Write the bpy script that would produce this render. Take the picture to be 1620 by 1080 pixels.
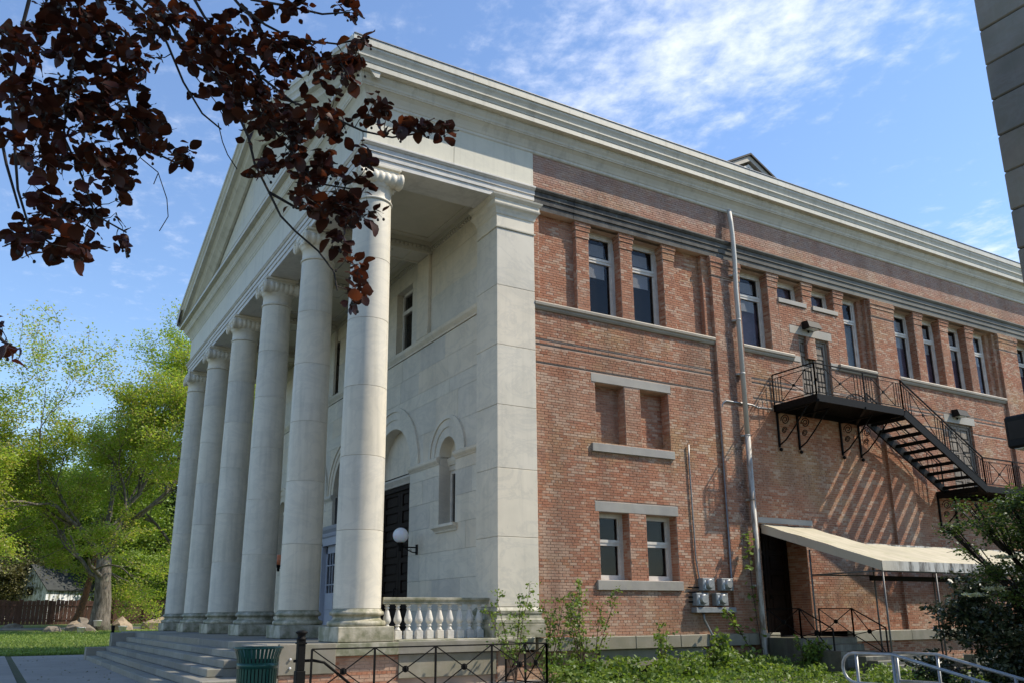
import bpy, bmesh, math, random
import numpy as np
from mathutils import Vector, Matrix, geometry
random.seed(7); rng = np.random.default_rng(11)
S = bpy.context.scene
for o in list(bpy.data.objects): bpy.data.objects.remove(o)
PI = math.pi; R = math.radians

# ------------------------------------------------------------------ camera, sky, sun, exposure
cam = bpy.data.cameras.new('camera'); camo = bpy.data.objects.new('camera', cam); S.collection.objects.link(camo)
CP = Vector((-9.693, -16.983, 1.6)); PIT, YAW, ROL = R(15.118), R(59.255), R(-.401)
FW = Vector((math.cos(YAW)*math.cos(PIT), math.sin(YAW)*math.cos(PIT), math.sin(PIT)))
RT = Vector((math.sin(YAW), -math.cos(YAW), 0)); UP = RT.cross(FW)
RT2 = RT*math.cos(ROL)+UP*math.sin(ROL); UP2 = -RT*math.sin(ROL)+UP*math.cos(ROL)
m = Matrix((RT2, UP2, -FW)).transposed().to_4x4(); m.translation = CP; camo.matrix_world = m
cam.sensor_width = 36; cam.lens = 1350.419/1620*36; cam.shift_y = 67.5/1620; cam.clip_start = .1; cam.clip_end = 4000
S.camera = camo
SUN = Vector((.57, -.30, .69)).normalized()
W = bpy.data.worlds.new("World"); S.world = W; W.use_nodes = True
nt = W.node_tree; nt.nodes.clear()
def nn(t, k, **a):
    n = t.nodes.new(k)
    for q, v in a.items(): setattr(n, q, v)
    return n
out = nn(nt, 'ShaderNodeOutputWorld'); bg = nn(nt, 'ShaderNodeBackground'); bg.inputs['Strength'].default_value = .15
sky = nn(nt, 'ShaderNodeTexSky', sky_type='NISHITA', sun_disc=False)
sky.sun_elevation = math.asin(SUN.z); sky.sun_rotation = math.atan2(SUN.x, SUN.y); sky.air_density = 1.25; sky.dust_density = .2; sky.ozone_density = 3.6
tc = nn(nt, 'ShaderNodeTexCoord'); sep = nn(nt, 'ShaderNodeSeparateXYZ'); nt.links.new(tc.outputs['Generated'], sep.inputs[0])
mz = nn(nt, 'ShaderNodeMath', operation='MAXIMUM'); nt.links.new(sep.outputs['Z'], mz.inputs[0]); mz.inputs[1].default_value = .06
dv = nn(nt, 'ShaderNodeVectorMath', operation='DIVIDE'); cb = nn(nt, 'ShaderNodeCombineXYZ')
for k in 'XYZ': nt.links.new(mz.outputs[0], cb.inputs[k])
nt.links.new(tc.outputs['Generated'], dv.inputs[0]); nt.links.new(cb.outputs[0], dv.inputs[1])
def cloudnoise(scale, rot, sc, det, dist, loc=(0, 0, 0)):
    mp = nn(nt, 'ShaderNodeMapping'); mp.inputs['Rotation'].default_value = (0, 0, R(rot)); mp.inputs['Scale'].default_value = sc; mp.inputs['Location'].default_value = loc
    no = nn(nt, 'ShaderNodeTexNoise'); no.inputs['Scale'].default_value = scale; no.inputs['Detail'].default_value = det; no.inputs['Roughness'].default_value = .62; no.inputs['Distortion'].default_value = dist
    nt.links.new(dv.outputs[0], mp.inputs[0]); nt.links.new(mp.outputs[0], no.inputs[0]); return no.outputs[0]
a_ = cloudnoise(1.1, 0, (1, 1, 0), 3, .3, (.35, 2.55, 0)); b_ = cloudnoise(13, 25, (1.1, .9, 0), 9, .12)
def wm(op, a, b, clamp=False):
    x = nn(nt, 'ShaderNodeMath', operation=op, use_clamp=clamp)
    for i, v in enumerate((a, b)):
        if hasattr(v, 'node'): nt.links.new(v, x.inputs[i])
        else: x.inputs[i].default_value = v
    return x.outputs[0]
sp = nn(nt, 'ShaderNodeSeparateXYZ'); nt.links.new(dv.outputs[0], sp.inputs[0])
def bank(cx, cy, rx, ry, rot):      # a bank of cirrocumulus at a fixed place in the sky
    ca, sa = math.cos(R(rot)), math.sin(R(rot)); dx = wm('SUBTRACT', sp.outputs[0], cx); dy = wm('SUBTRACT', sp.outputs[1], cy)
    u = wm('DIVIDE', wm('ADD', wm('MULTIPLY', dx, ca), wm('MULTIPLY', dy, sa)), rx); v = wm('DIVIDE', wm('SUBTRACT', wm('MULTIPLY', dy, ca), wm('MULTIPLY', dx, sa)), ry)
    return wm('SUBTRACT', 1.0, wm('SQRT', wm('ADD', wm('MULTIPLY', u, u), wm('MULTIPLY', v, v)), 0), True)
bk = wm('MAXIMUM', bank(1.0, .93, .42, .62, 20), wm('MULTIPLY', bank(2.35, 1.25, .5, .3, 30), .6)); bk = wm('MAXIMUM', bk, wm('MULTIPLY', bank(.25, 1.9, .5, .9, 10), .25)); bk = wm('MAXIMUM', bk, wm('MULTIPLY', bank(-1.8, -1.2, 1.6, 1.2, 10), .6))
den = wm('ADD', wm('MULTIPLY', bk, 1.15), wm('MULTIPLY', wm('SUBTRACT', a_, .5), .9)); den = wm('ADD', den, wm('MULTIPLY', wm('SUBTRACT', b_, .5), 2.5))
mrA = nn(nt, 'ShaderNodeMapRange', interpolation_type='SMOOTHSTEP'); nt.links.new(den, mrA.inputs[0]); mrA.inputs[1].default_value = .10; mrA.inputs[2].default_value = 1.75
ml = nn(nt, 'ShaderNodeMath', operation='MULTIPLY_ADD'); nt.links.new(mrA.outputs[0], ml.inputs[0]); ml.inputs[1].default_value = .78; ml.inputs[2].default_value = .02
mx = nn(nt, 'ShaderNodeMix', data_type='RGBA'); nt.links.new(ml.outputs[0], mx.inputs[0]); tint = nn(nt, 'ShaderNodeMix', data_type='RGBA', blend_type='MULTIPLY'); tint.inputs[0].default_value = 1; nt.links.new(sky.outputs[0], tint.inputs[6]); tint.inputs[7].default_value = (.82, .87, .965, 1); nt.links.new(tint.outputs[2], mx.inputs[6]); mx.inputs[7].default_value = (5.6, 5.8, 6.3, 1)
nt.links.new(mx.outputs[2], bg.inputs[0]); nt.links.new(bg.outputs[0], out.inputs[0])
sl = bpy.data.lights.new('sun', 'SUN'); sl.energy = 3.7; sl.angle = R(.5); sl.color = (1, .91, .76)
so = bpy.data.objects.new('sun', sl); S.collection.objects.link(so); so.rotation_euler = SUN.to_track_quat('Z', 'Y').to_euler(); so.location = (30, -20, 40)
S.view_settings.view_transform = 'Standard'; S.view_settings.look = 'None'; S.view_settings.gamma = 1; S.view_settings.use_curve_mapping = False
S.view_settings.exposure = .58
S.render.engine = 'CYCLES'
try: S.cycles.max_bounces = 8; S.cycles.transparent_max_bounces = 12
except Exception: pass

# ------------------------------------------------------------------ materials
MATS = {}
class NB:
    def __init__(s, name):
        s.m = bpy.data.materials.new(name); s.m.use_nodes = True; s.t = s.m.node_tree; s.t.nodes.clear()
        s.out = s.n('ShaderNodeOutputMaterial'); s.p = s.n('ShaderNodeBsdfPrincipled'); s.l(s.p.outputs[0], s.out.inputs[0])
        s.co = s.n('ShaderNodeTexCoord'); MATS[name] = s.m
    def n(s, k, **a): return nn(s.t, k, **a)
    def l(s, a, b): s.t.links.new(a, b)
    def noise(s, scale, det=4, rough=.55, sc=None, dist=0, src='Object'):
        v = s.co.outputs[src]
        if sc:
            mp = s.n('ShaderNodeMapping'); mp.inputs['Scale'].default_value = sc; s.l(v, mp.inputs[0]); v = mp.outputs[0]
        t = s.n('ShaderNodeTexNoise'); t.inputs['Scale'].default_value = scale; t.inputs['Detail'].default_value = det; t.inputs['Roughness'].default_value = rough; t.inputs['Distortion'].default_value = dist
        s.l(v, t.inputs[0]); return t.outputs[0]
    def ramp(s, f, pts):
        r = s.n('ShaderNodeValToRGB'); e = r.color_ramp.elements
        while len(e) < len(pts): e.new(.5)
        for i, (p, c) in enumerate(pts):
            e[i].position = p; e[i].color = (*c, 1) if len(c) == 3 else c
        s.l(f, r.inputs[0]); return r.outputs[0]
    def rng(s, f, a, b, c=0, d=1):
        r = s.n('ShaderNodeMapRange'); s.l(f, r.inputs[0])
        for i, v in enumerate((a, b, c, d)): r.inputs[i+1].default_value = v
        return r.outputs[0]
    def mix(s, f, a, b, mode='MIX'):
        x = s.n('ShaderNodeMix', data_type='RGBA', blend_type=mode)
        for i, v in ((0, f), (6, a), (7, b)):
            if hasattr(v, 'node'): s.l(v, x.inputs[i])
            elif i == 0: x.inputs[0].default_value = v
            else: x.inputs[i].default_value = (*v, 1)
        return x.outputs[2]
    def math(s, op, a, b=0, clamp=False):
        x = s.n('ShaderNodeMath', operation=op, use_clamp=clamp)
        for i, v in enumerate((a, b)):
            if hasattr(v, 'node'): s.l(v, x.inputs[i])
            else: x.inputs[i].default_value = v
        return x.outputs[0]
    def z(s):
        q = s.n('ShaderNodeSeparateXYZ'); g = s.n('ShaderNodeNewGeometry'); s.l(g.outputs['Position'], q.inputs[0]); return q.outputs
    def bump(s, f, st=.3, d=.01):
        b = s.n('ShaderNodeBump'); b.inputs['Strength'].default_value = st; b.inputs['Distance'].default_value = d; s.l(f, b.inputs['Height']); s.l(b.outputs[0], s.p.inputs['Normal'])
    def col(s, c):
        if hasattr(c, 'node'): s.l(c, s.p.inputs['Base Color'])
        else: s.p.inputs['Base Color'].default_value = (*c, 1)
    def set(s, rough=.6, metal=0, spec=None):
        s.p.inputs['Roughness'].default_value = rough; s.p.inputs['Metallic'].default_value = metal
        if spec is not None: s.p.inputs['Specular IOR Level'].default_value = spec
        return s.m

def mk_marble(name, c1, c2, vein=.35, moss=0, streak=0, rnd=.14, greyvein=(.34, .335, .31)):
    b = NB(name); n1 = b.noise(.9, 5, .6); c = b.mix(b.rng(n1, .35, .65), c1, c2)
    v = b.noise(.9, 8, .68, sc=(.8, .8, 1.5), dist=1.1); vv = b.math('ABSOLUTE', b.math('SUBTRACT', v, .5)); c = b.mix(b.rng(vv, .0, .05, vein, 0), c, greyvein)
    st = b.noise(5, 4, .6, sc=(1, 1, .08)); c = b.mix(b.rng(st, .5, .75, 0, .22+streak), c, (.33, .31, .25))
    if moss:
        zz = b.z(); mn = b.noise(3.5, 5, .65); f = b.math('MULTIPLY', b.rng(mn, .38, .62), moss, True)
        c = b.mix(f, c, (.16, .165, .09))
    oi = b.n('ShaderNodeObjectInfo'); c = b.mix(1.0, c, b.ramp(oi.outputs['Random'], [(0, (1-rnd, 1-rnd, 1-rnd*.85)), (.5, (1, 1, 1)), (1, (1, .985-rnd*.2, .95-rnd*.3))]), 'MULTIPLY')
    b.col(c); b.bump(b.noise(14, 5, .6), .12, .01); return b.set(.55)
mk_marble('marble', (.71, .65, .53), (.61, .56, .455), .24, rnd=.18)
mk_marble('marble_column', (.72, .66, .54), (.63, .58, .47), .18, rnd=.10, streak=.18)
mk_marble('marble_weathered', (.56, .52, .41), (.36, .335, .25), .2, .9, .35)
mk_marble('marble_white', (.72, .69, .62), (.66, .63, .57), .25, 0, .03)
mk_marble('marble_cream', (.64, .60, .48), (.59, .56, .45), .1, 0, .1, .04)
mk_marble('cornice_paint', (.63, .595, .50), (.55, .52, .44), .04, 0, .3, .03)
mk_marble('limestone', (.43, .385, .31), (.33, .30, .25), .12, 0, .4, .1)
mk_marble('bluestone', (.36, .335, .295), (.25, .235, .21), .1, 0, .6, .1)
mk_marble('ledge_stone', (.36, .31, .235), (.26, .22, .165), .05, 0, .4, .15)
mk_marble('brownstone', (.30, .265, .20), (.22, .20, .155), .1, .35, .3, .15)
mk_marble('step_stone', (.27, .255, .225), (.19, .18, .158), .1, .30, .1, .3)
mk_marble('tower_stone', (.32, .265, .20), (.21, .175, .13), .2, .25, .45, .25)
mk_marble('shaded_side_stone', (.10, .095, .07), (.06, .058, .045), .1, .4, .3, .2)  # brownstone in a darker copy: the shade under the awning is in the colour
mk_marble('ceiling_plaster', (.54, .50, .41), (.47, .44, .35), .05, 0, 0, .02)

def mk_brick(name, bk=False):
    b = NB(name); g = b.n('ShaderNodeNewGeometry'); rnd = g.outputs['Random Per Island']
    base = b.ramp(rnd, [(0, (.31, .125, .070)), (.12, (.39, .168, .096)), (.38, (.42, .188, .108)), (.6, (.435, .198, .114)), (.85, (.455, .22, .132)), (.97, (.37, .165, .096)), (1, (.50, .31, .19))])
    z = b.z()
    tan = b.ramp(rnd, [(0, (.38, .23, .11)), (.4, (.42, .265, .135)), (.7, (.41, .25, .125)), (1, (.50, .35, .20))])
    def blob(cx, cz, rx, rz):     # patches of repaired, yellower brickwork
        dx = b.math('DIVIDE', b.math('SUBTRACT', z[0], cx), rx); dz = b.math('DIVIDE', b.math('SUBTRACT', z[2], cz), rz)
        q = b.math('ADD', b.math('MULTIPLY', dx, dx), b.math('MULTIPLY', dz, dz)); return b.math('SUBTRACT', 1.0, q, True)
    bl = blob(4.12, 3.2, .42, 1.5)
    for q in ((6.2, 3.4, .9, 1.9), (4.0, 8.6, 2.6, .5), (10.5, 5.5, 1.6, 1.3), (12.6, 2.6, 1.6, 1.2), (9.3, 8.3, 1.0, 1.4)): bl = b.math('MAXIMUM', bl, b.math('MULTIPLY', blob(*q), .8))
    nz = b.noise(.38, 3, .6, sc=(1, 1, 1.2)); nz = b.math('ADD', nz, b.math('MULTIPLY', bl, .16)); f = b.math('ADD', b.rng(nz, .46, .70), b.math('MULTIPLY', rnd, .26)); f = b.rng(f, .45, 1.1, 0, .8)
    c = b.mix(f, base, tan)
    # old lime wash and salts left on scattered bricks
    r2 = b.math('FRACT', b.math('MULTIPLY', rnd, 37.3)); cl = b.noise(1.1, 4, .65, sc=(1, 1, 1.6)); k = b.math('ADD', b.math('MULTIPLY', r2, .55), cl); k = b.math('ADD', k, b.math('MULTIPLY', b.noise(22, 3, .7), .25))
    c = b.mix(b.rng(k, .97, 1.13, 0, .52), c, (.62, .50, .38))
    # greyish bleached frieze courses
    fz = b.rng(z[2], 12.2, 12.9); fn = b.noise(2.5, 6, .7); c = b.mix(b.math('MULTIPLY', fz, b.rng(fn, .35, .62, .35, .95)), c, (.43, .32, .275))
    # black and white stain down the pilaster beside the drainpipe
    sx_ = b.math('ADD', z[0], b.math('MULTIPLY', b.math('SUBTRACT', b.noise(2.2, 4, .6, sc=(1, 1, .5)), .5), .5)); sd = b.math('ABSOLUTE', b.math('SUBTRACT', sx_, 7.78)); sd = b.rng(sd, .10, .26, 1, 0); sz = b.rng(z[2], 1.5, 3.0, .2, 1); sd = b.math('MULTIPLY', sd, sz)
    c = b.mix(b.math('MULTIPLY', sd, b.rng(b.noise(3.1, 4, .7), .4, .6, .2, .85)), c, (.07, .05, .045)); c = b.mix(b.math('MULTIPLY', sd, b.rng(b.noise(9, 4, .7), .56, .64, 0, .7)), c, (.55, .50, .46))
    # broad areas bleached pale or browned by weather, and run-off below the ledge and the sills
    big = b.noise(.55, 4, .62, sc=(1, 1, .7)); c = b.mix(b.rng(big, .50, .68, 0, .38), c, (.56, .41, .30)); c = b.mix(b.rng(b.noise(.33, 3, .6), .52, .68, 0, .5), c, (.27, .15, .095))
    drip = b.rng(b.noise(4.5, 4, .65, sc=(1, 1, .07)), .46, .62)
    for zt_ in (9.03, 5.55, 2.17): c = b.mix(b.math('MULTIPLY', b.math('MULTIPLY', b.rng(z[2], zt_-1.0, zt_), b.math('LESS_THAN', z[2], zt_)), b.math('MULTIPLY', drip, .5)), c, (.16, .105, .08))
    # soot streaks
    s = b.noise(.8, 4, .6, sc=(1.3, 1, .18)); c = b.mix(b.rng(s, .50, .72, 0, .6), c, (.20, .115, .08))
    c = b.mix(b.rng(b.noise(40, 4, .7), .3, .7, .0, .25), c, (.12, .06, .045))
    b.col(c); b.bump(b.noise(60, 4, .7), .5, .006); return b.set(.85, 0, .25)
mk_brick('brick')
b = NB('mortar'); c = b.mix(b.rng(b.noise(.8, 4), .35, .65), (.52, .39, .30), (.43, .31, .235)); c = b.mix(b.rng(b.noise(1.1, 4, .6, sc=(1, 1, .3)), .5, .72, 0, .6), c, (.15, .11, .09)); b.col(c); b.bump(b.noise(70, 3), .4, .004); b.set(.9)
b = NB('dark_band'); oi = b.n('ShaderNodeObjectInfo'); zq = b.z(); g = b.math('ADD', b.math('MULTIPLY', oi.outputs['Random'], .35), b.rng(zq[0], 4, 14, 0, .65)); c = b.mix(g, (.045, .043, .042), (.19, .185, .16)); c = b.mix(b.rng(b.noise(1.6, 6, .7), .42, .68, 0, .5), c, (.24, .225, .20)); c = b.mix(b.rng(b.noise(3, 6, .7), .64, .69, 0, .7), c, (.27, .38, .33)); c = b.mix(b.rng(b.noise(13, 4, .7, sc=(1, 1, .25)), .68, .73, 0, .6), c, (.55, .53, .48))
b.col(c); b.bump(b.noise(18, 4), .3, .01); b.set(.8, 0, .25)
def flat(name, c, rough=.5, metal=0, var=.2, scale=8, spec=None, bump=0):
    b = NB(name); d = tuple(v*(1-var) for v in c); b.col(b.mix(b.rng(b.noise(scale, 5, .6), .35, .65), c, d))
    if bump: b.bump(b.noise(scale*4, 4), .3, bump)
    return b.set(rough, metal, spec)
flat('iron_black', (.009, .0085, .008), .6, 0, .3, 12, .12)
flat('white_wood', (.68, .64, .57), .55, 0, .22, 5)
b = NB('door_wood'); c = b.mix(b.rng(b.noise(6, 6, .7, sc=(3, 3, .3)), .4, .62), (.30, .25, .19), (.10, .075, .055)); b.col(c); b.bump(b.noise(20, 4, .6, sc=(3, 3, .3)), .4, .01); b.set(.75)
flat('dark_door', (.016, .009, .006), .6, 0, .4, 6, .12)
flat('blue_white_paint', (.40, .42, .48), .5, 0, .08)
b = NB('glass'); b.p.inputs['Roughness'].default_value = .03; b.col((.012, .013, .014)); tr = b.n('ShaderNodeBsdfTransparent'); ms = b.n('ShaderNodeMixShader'); lw = b.n('ShaderNodeLayerWeight'); lw.inputs[0].default_value = .35
ms.inputs[0].default_value = .34; b.bump(b.noise(2.5, 2), .15, .02); b.l(tr.outputs[0], ms.inputs[1]); b.l(b.p.outputs[0], ms.inputs[2]); b.l(ms.outputs[0], b.out.inputs[0])
flat('curtain_purple', (.42, .30, .42), .9, 0, .3, 3)
flat('curtain_pale', (.62, .72, .72), .9, 0, .3, 3)
flat('reflection_dial_white', (.88, .90, .92), .8, 0, .03)
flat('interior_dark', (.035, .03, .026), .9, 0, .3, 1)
b = NB('pipe_metal'); c = b.mix(b.rng(b.noise(5, 6, .7, sc=(2, 2, .35)), .45, .62), (.50, .47, .41), (.20, .145, .10)); zq = b.z(); b.col(b.mix(b.rng(zq[2], 5.6, 6.8), c, (.52, .50, .455))); b.bump(b.noise(14, 4), .3, .01); b.set(.6, .1)
flat('conduit_grey', (.28, .28, .28), .4, .6, .3, 6)
flat('meter_grey', (.26, .28, .29), .6, .1, .25, 9)
flat('awning_pipe', (.16, .155, .145), .5, .3, .3, 8)
flat('galvanised', (.36, .37, .37), .42, .5, .25, 10)
flat('lamp_black', (.012, .012, .012), .6, 0, .2, 8, .2)
b = NB('globe_white'); b.col((.78, .78, .80)); b.p.inputs['Subsurface Weight'].default_value = .3; b.set(.25)
b = NB('globe_orange'); b.col((.78, .25, .12)); b.set(.3)
flat('can_green', (.012, .085, .058), .33, .2, .25, 7)
b = NB('awning_canvas'); c = b.mix(b.rng(b.noise(1.3, 5, .6, sc=(2.5, .5, 1)), .4, .65), (.54, .475, .345), (.43, .385, .265)); c = b.mix(b.rng(b.noise(2.0, 5, .6), .52, .7, 0, .5), c, (.32, .31, .16)); b.col(c); b.bump(b.noise(3, 3, .5, sc=(1, .6, 1)), .3, .03); b.set(.8)
b = NB('awning_valance'); c = b.mix(b.rng(b.noise(1.6, 6, .75, sc=(2.2, 1, .5)), .44, .58), (.50, .49, .45), (.085, .08, .07)); zq = b.z(); c = b.mix(b.rng(zq[0], 8.46, 9.6, 1, 0), c, (.52, .47, .38)); b.col(c); b.set(.8)
flat('roof_dark', (.06, .055, .05), .8, 0, .3, 2)
b = NB('shed_white'); c = b.mix(b.rng(b.noise(2.2, 6, .75, sc=(1.6, 1.6, .35)), .48, .58), (.80, .82, .86), (.16, .17, .12)); b.col(c); b.set(.85)
flat('shed_roof', (.045, .05, .05), .8, 0, .3, 2)
flat('fence_wood', (.12, .055, .038), .85, 0, .35, 2)
flat('rock', (.24, .20, .16), .9, 0, .45, 2.5, None, .05)
flat('rock_tan', (.38, .29, .20), .9, 0, .35, 2.5, None, .05)
flat('bucket_white', (.75, .75, .75), .5)
b = NB('bark'); c = b.mix(b.rng(b.noise(5, 6, .7, sc=(1.5, 1.5, .35)), .4, .6), (.20, .17, .14), (.07, .058, .045)); c = b.mix(b.rng(b.noise(1.4, 4), .58, .68, 0, .5), c, (.26, .26, .20)); b.col(c); b.bump(b.noise(12, 5, .7, sc=(1.5, 1.5, .35)), .8, .05); b.set(.95)
b = NB('bark_ivy'); c = b.mix(b.rng(b.noise(6, 6, .7), .42, .58), (.20, .09, .04), (.09, .05, .03)); b.col(c); b.set(.95)
flat('bark_dark', (.03, .022, .02), .8, 0, .3, 20)
flat('stem_brown', (.10, .06, .04), .9, 0, .3, 10)
def leafmat(name, c1, c2, c3, tr=.35, rough=.5):
    b = NB(name); g = b.n('ShaderNodeNewGeometry'); c = b.ramp(g.outputs['Random Per Island'], [(0, c1), (.5, c2), (1, c3)])
    n = b.noise(.35, 3); c = b.mix(b.rng(n, .35, .65, 0, .4), c, c1)
    b.col(c); b.p.inputs['Roughness'].default_value = rough; t = b.n('ShaderNodeBsdfTranslucent'); ms = b.n('ShaderNodeMixShader'); ms.inputs[0].default_value = tr
    b.l(b.mix(1, c, (1.5, 1.5, .8), 'MULTIPLY'), t.inputs[0]); b.l(b.p.outputs[0], ms.inputs[1]); b.l(t.outputs[0], ms.inputs[2]); b.l(ms.outputs[0], b.out.inputs[0]); return b.m
leafmat('leaf_lime', (.20, .29, .03), (.29, .38, .05), (.40, .44, .09), .6)
leafmat('leaf_yellow', (.32, .30, .08), (.40, .36, .11), (.42, .33, .14), .5)
leafmat('leaf_mid', (.13, .20, .025), (.20, .29, .035), (.28, .36, .05))
leafmat('leaf_deep', (.020, .05, .014), (.035, .075, .02), (.06, .11, .03), .2)
leafmat('leaf_olive', (.12, .12, .05), (.17, .15, .07), (.20, .19, .08), .2)
leafmat('leaf_dogwood', (.04, .075, .018), (.07, .12, .028), (.15, .20, .06), .3)
leafmat('leaf_weed', (.08, .14, .02), (.15, .23, .035), (.27, .34, .09))
leafmat('leaf_rhodo', (.018, .032, .014), (.03, .05, .022), (.11, .12, .07), .08, .32)
leafmat('petal_white', (.55, .58, .45), (.65, .66, .52), (.45, .5, .36), .3)
leafmat('leaf_copper', (.030, .008, .007), (.052, .012, .009), (.10, .027, .015), .42, .5)
b = NB('grass'); c = b.mix(b.rng(b.noise(.6, 5, .65), .35, .65), (.12, .17, .035), (.22, .24, .075)); b.col(c); b.bump(b.noise(30, 4), .5, .03); b.set(.95)
b = NB('earth'); c = b.mix(b.rng(b.noise(.8, 5, .65), .35, .65), (.085, .075, .04), (.06, .075, .025)); b.col(c); b.bump(b.noise(20, 4), .5, .03); b.set(.95)
b = NB('concrete'); c = b.mix(b.rng(b.noise(.7, 6, .65), .35, .65), (.32, .285, .245), (.255, .23, .20)); b.col(c); b.bump(b.noise(60, 4), .3, .005); b.set(.9)
b = NB('asphalt'); c = b.mix(b.rng(b.noise(1, 5), .35, .65), (.20, .19, .18), (.16, .155, .15)); b.col(c); b.set(.9)
leafmat('grass_blade', (.12, .19, .03), (.18, .26, .05), (.26, .32, .08), .3)
M = MATS

# ------------------------------------------------------------------ geometry helpers
class MB:
    def __init__(s): s.v = []; s.f = []; s.sm = []
    def quad(s, *p, sm=False):
        n = len(s.v); s.v += [tuple(q) for q in p]; s.f.append(tuple(range(n, n+len(p)))); s.sm.append(sm)
    def box(s, x0, x1, y0, y1, z0, z1, ch=0):
        if x0 > x1: x0, x1 = x1, x0
        if y0 > y1: y0, y1 = y1, y0
        if z0 > z1: z0, z1 = z1, z0
        if ch <= 0:
            n = len(s.v); s.v += [(x, y, z) for z in (z0, z1) for y in (y0, y1) for x in (x0, x1)]
            for f in ((0, 2, 3, 1), (4, 5, 7, 6), (0, 1, 5, 4), (2, 6, 7, 3), (0, 4, 6, 2), (1, 3, 7, 5)): s.f.append(tuple(n+i for i in f)); s.sm.append(False)
        else:
            bm = bmesh.new(); bmesh.ops.create_cube(bm, size=1, matrix=Matrix.Translation(((x0+x1)/2, (y0+y1)/2, (z0+z1)/2)) @ Matrix.Diagonal((x1-x0, y1-y0, z1-z0, 1)))
            bmesh.ops.bevel(bm, geom=bm.edges[:], offset=ch, segments=1, affect='EDGES'); s.addbm(bm)
        return s
    def addbm(s, bm):
        n = len(s.v); bm.verts.index_update(); s.v += [tuple(v.co) for v in bm.verts]
        for f in bm.faces: s.f.append(tuple(n+v.index for v in f.verts)); s.sm.append(False)
        bm.free()
    def obox(s, O, U, V, N):
        O, U, V, N = map(Vector, (O, U, V, N)); n = len(s.v)
        s.v += [tuple(O+a*U+b_*V+c*N) for c in (0, 1) for b_ in (0, 1) for a in (0, 1)]
        for f in ((0, 2, 3, 1), (4, 5, 7, 6), (0, 1, 5, 4), (2, 6, 7, 3), (0, 4, 6, 2), (1, 3, 7, 5)): s.f.append(tuple(n+i for i in f)); s.sm.append(False)
    def bar(s, a, b_, w, h=None, up=(0, 0, 1)):
        a, b_ = Vector(a), Vector(b_); h = h or w; d = b_-a; u = Vector(up)
        if d.length < 1e-6: return s
        x = d.cross(u)
        if x.length < 1e-4: x = d.cross(Vector((1, 0, 0)))
        x.normalize(); y = x.cross(d).normalized(); s.obox(a-x*w/2-y*h/2, x*w, y*h, d); return s
    def tube(s, pts, r, n=6, cap=True, sm=True):
        pts = [Vector(p) for p in pts]; rs = r if hasattr(r, '__len__') else [r]*len(pts); base = len(s.v); px = None
        for i, p in enumerate(pts):
            d = (pts[min(i+1, len(pts)-1)]-pts[max(i-1, 0)]).normalized()
            if px is None: px = d.orthogonal().normalized()
            px = (px-d*px.dot(d)); px = px.normalized() if px.length > 1e-5 else d.orthogonal().normalized(); py = d.cross(px)
            for k in range(n): t = 2*PI*k/n; s.v.append(tuple(p+(px*math.cos(t)+py*math.sin(t))*rs[i]))
        for i in range(len(pts)-1):
            for k in range(n):
                a = base+i*n+k; b_ = base+i*n+(k+1) % n; s.f.append((a, b_, b_+n, a+n)); s.sm.append(sm)
        if cap:
            s.f.append(tuple(base+k for k in range(n))[::-1]); s.sm.append(False); e = base+(len(pts)-1)*n; s.f.append(tuple(e+k for k in range(n))); s.sm.append(False)
        return s
    def lathe(s, prof, c=(0, 0, 0), n=24, axis='z', cap=True, sm=True):
        base = len(s.v); c = Vector(c)
        for (r, h) in prof:
            for k in range(n):
                t = 2*PI*k/n; a, b_ = r*math.cos(t), r*math.sin(t)
                s.v.append(tuple(c+(Vector((a, b_, h)) if axis == 'z' else Vector((h, a, b_)) if axis == 'x' else Vector((b_, h, a)))))
        for i in range(len(prof)-1):
            for k in range(n):
                a = base+i*n+k; b_ = base+i*n+(k+1) % n; s.f.append((a, b_, b_+n, a+n)); s.sm.append(sm)
        if cap:
            s.f.append(tuple(base+k for k in range(n))[::-1]); s.sm.append(False); e = base+(len(prof)-1)*n; s.f.append(tuple(e+k for k in range(n))); s.sm.append(False)
        return s
    def sweep(s, prof, path):     # prof: (offset, z) list; path(o) -> list of (x, y) corners
        base = len(s.v); np_ = len(prof); L = None
        for (o, z) in prof:
            pts = path(o); L = len(pts)
            for p in pts: s.v.append((p[0], p[1], z if len(p) == 2 else z+p[2]))
        for i in range(np_-1):
            for k in range(L-1):
                a = base+i*L+k; s.f.append((a, a+1, a+1+L, a+L)); s.sm.append(False)
        for k in (0, L-1): s.f.append(tuple(base+i*L+k for i in range(np_))); s.sm.append(False)
        return s
    def plate(s, O, U, V, w, h, holes=()):   # rectangle with rectangular holes
        O, U, V = Vector(O), Vector(U), Vector(V)
        us = sorted({0, w, *[min(max(q, 0), w) for hh in holes for q in hh[:2]]}); vs = sorted({0, h, *[min(max(q, 0), h) for hh in holes for q in hh[2:]]})
        for i in range(len(us)-1):
            for j in range(len(vs)-1):
                a, b_ = (us[i]+us[i+1])/2, (vs[j]+vs[j+1])/2
                if any(h0 < a < h1 and g0 < b_ < g1 for h0, h1, g0, g1 in holes): continue
                s.quad(O+U*us[i]+V*vs[j], O+U*us[i+1]+V*vs[j], O+U*us[i+1]+V*vs[j+1], O+U*us[i]+V*vs[j+1])
        return s
    def mesh(s, name, mat):
        me = bpy.data.meshes.new(name); me.from_pydata(s.v, [], s.f); me.polygons.foreach_set('use_smooth', s.sm); me.materials.append(M[mat]); me.update(); return me
def link(o): S.collection.objects.link(o); return o
def part(name, mb, mat, parent, label=None, kind=None):
    me = mb if isinstance(mb, bpy.types.Mesh) else mb.mesh(name, mat)
    o = link(bpy.data.objects.new(name, me)); o.parent = parent
    if label: o['label'] = label
    if kind: o['kind'] = kind
    return o
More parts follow.
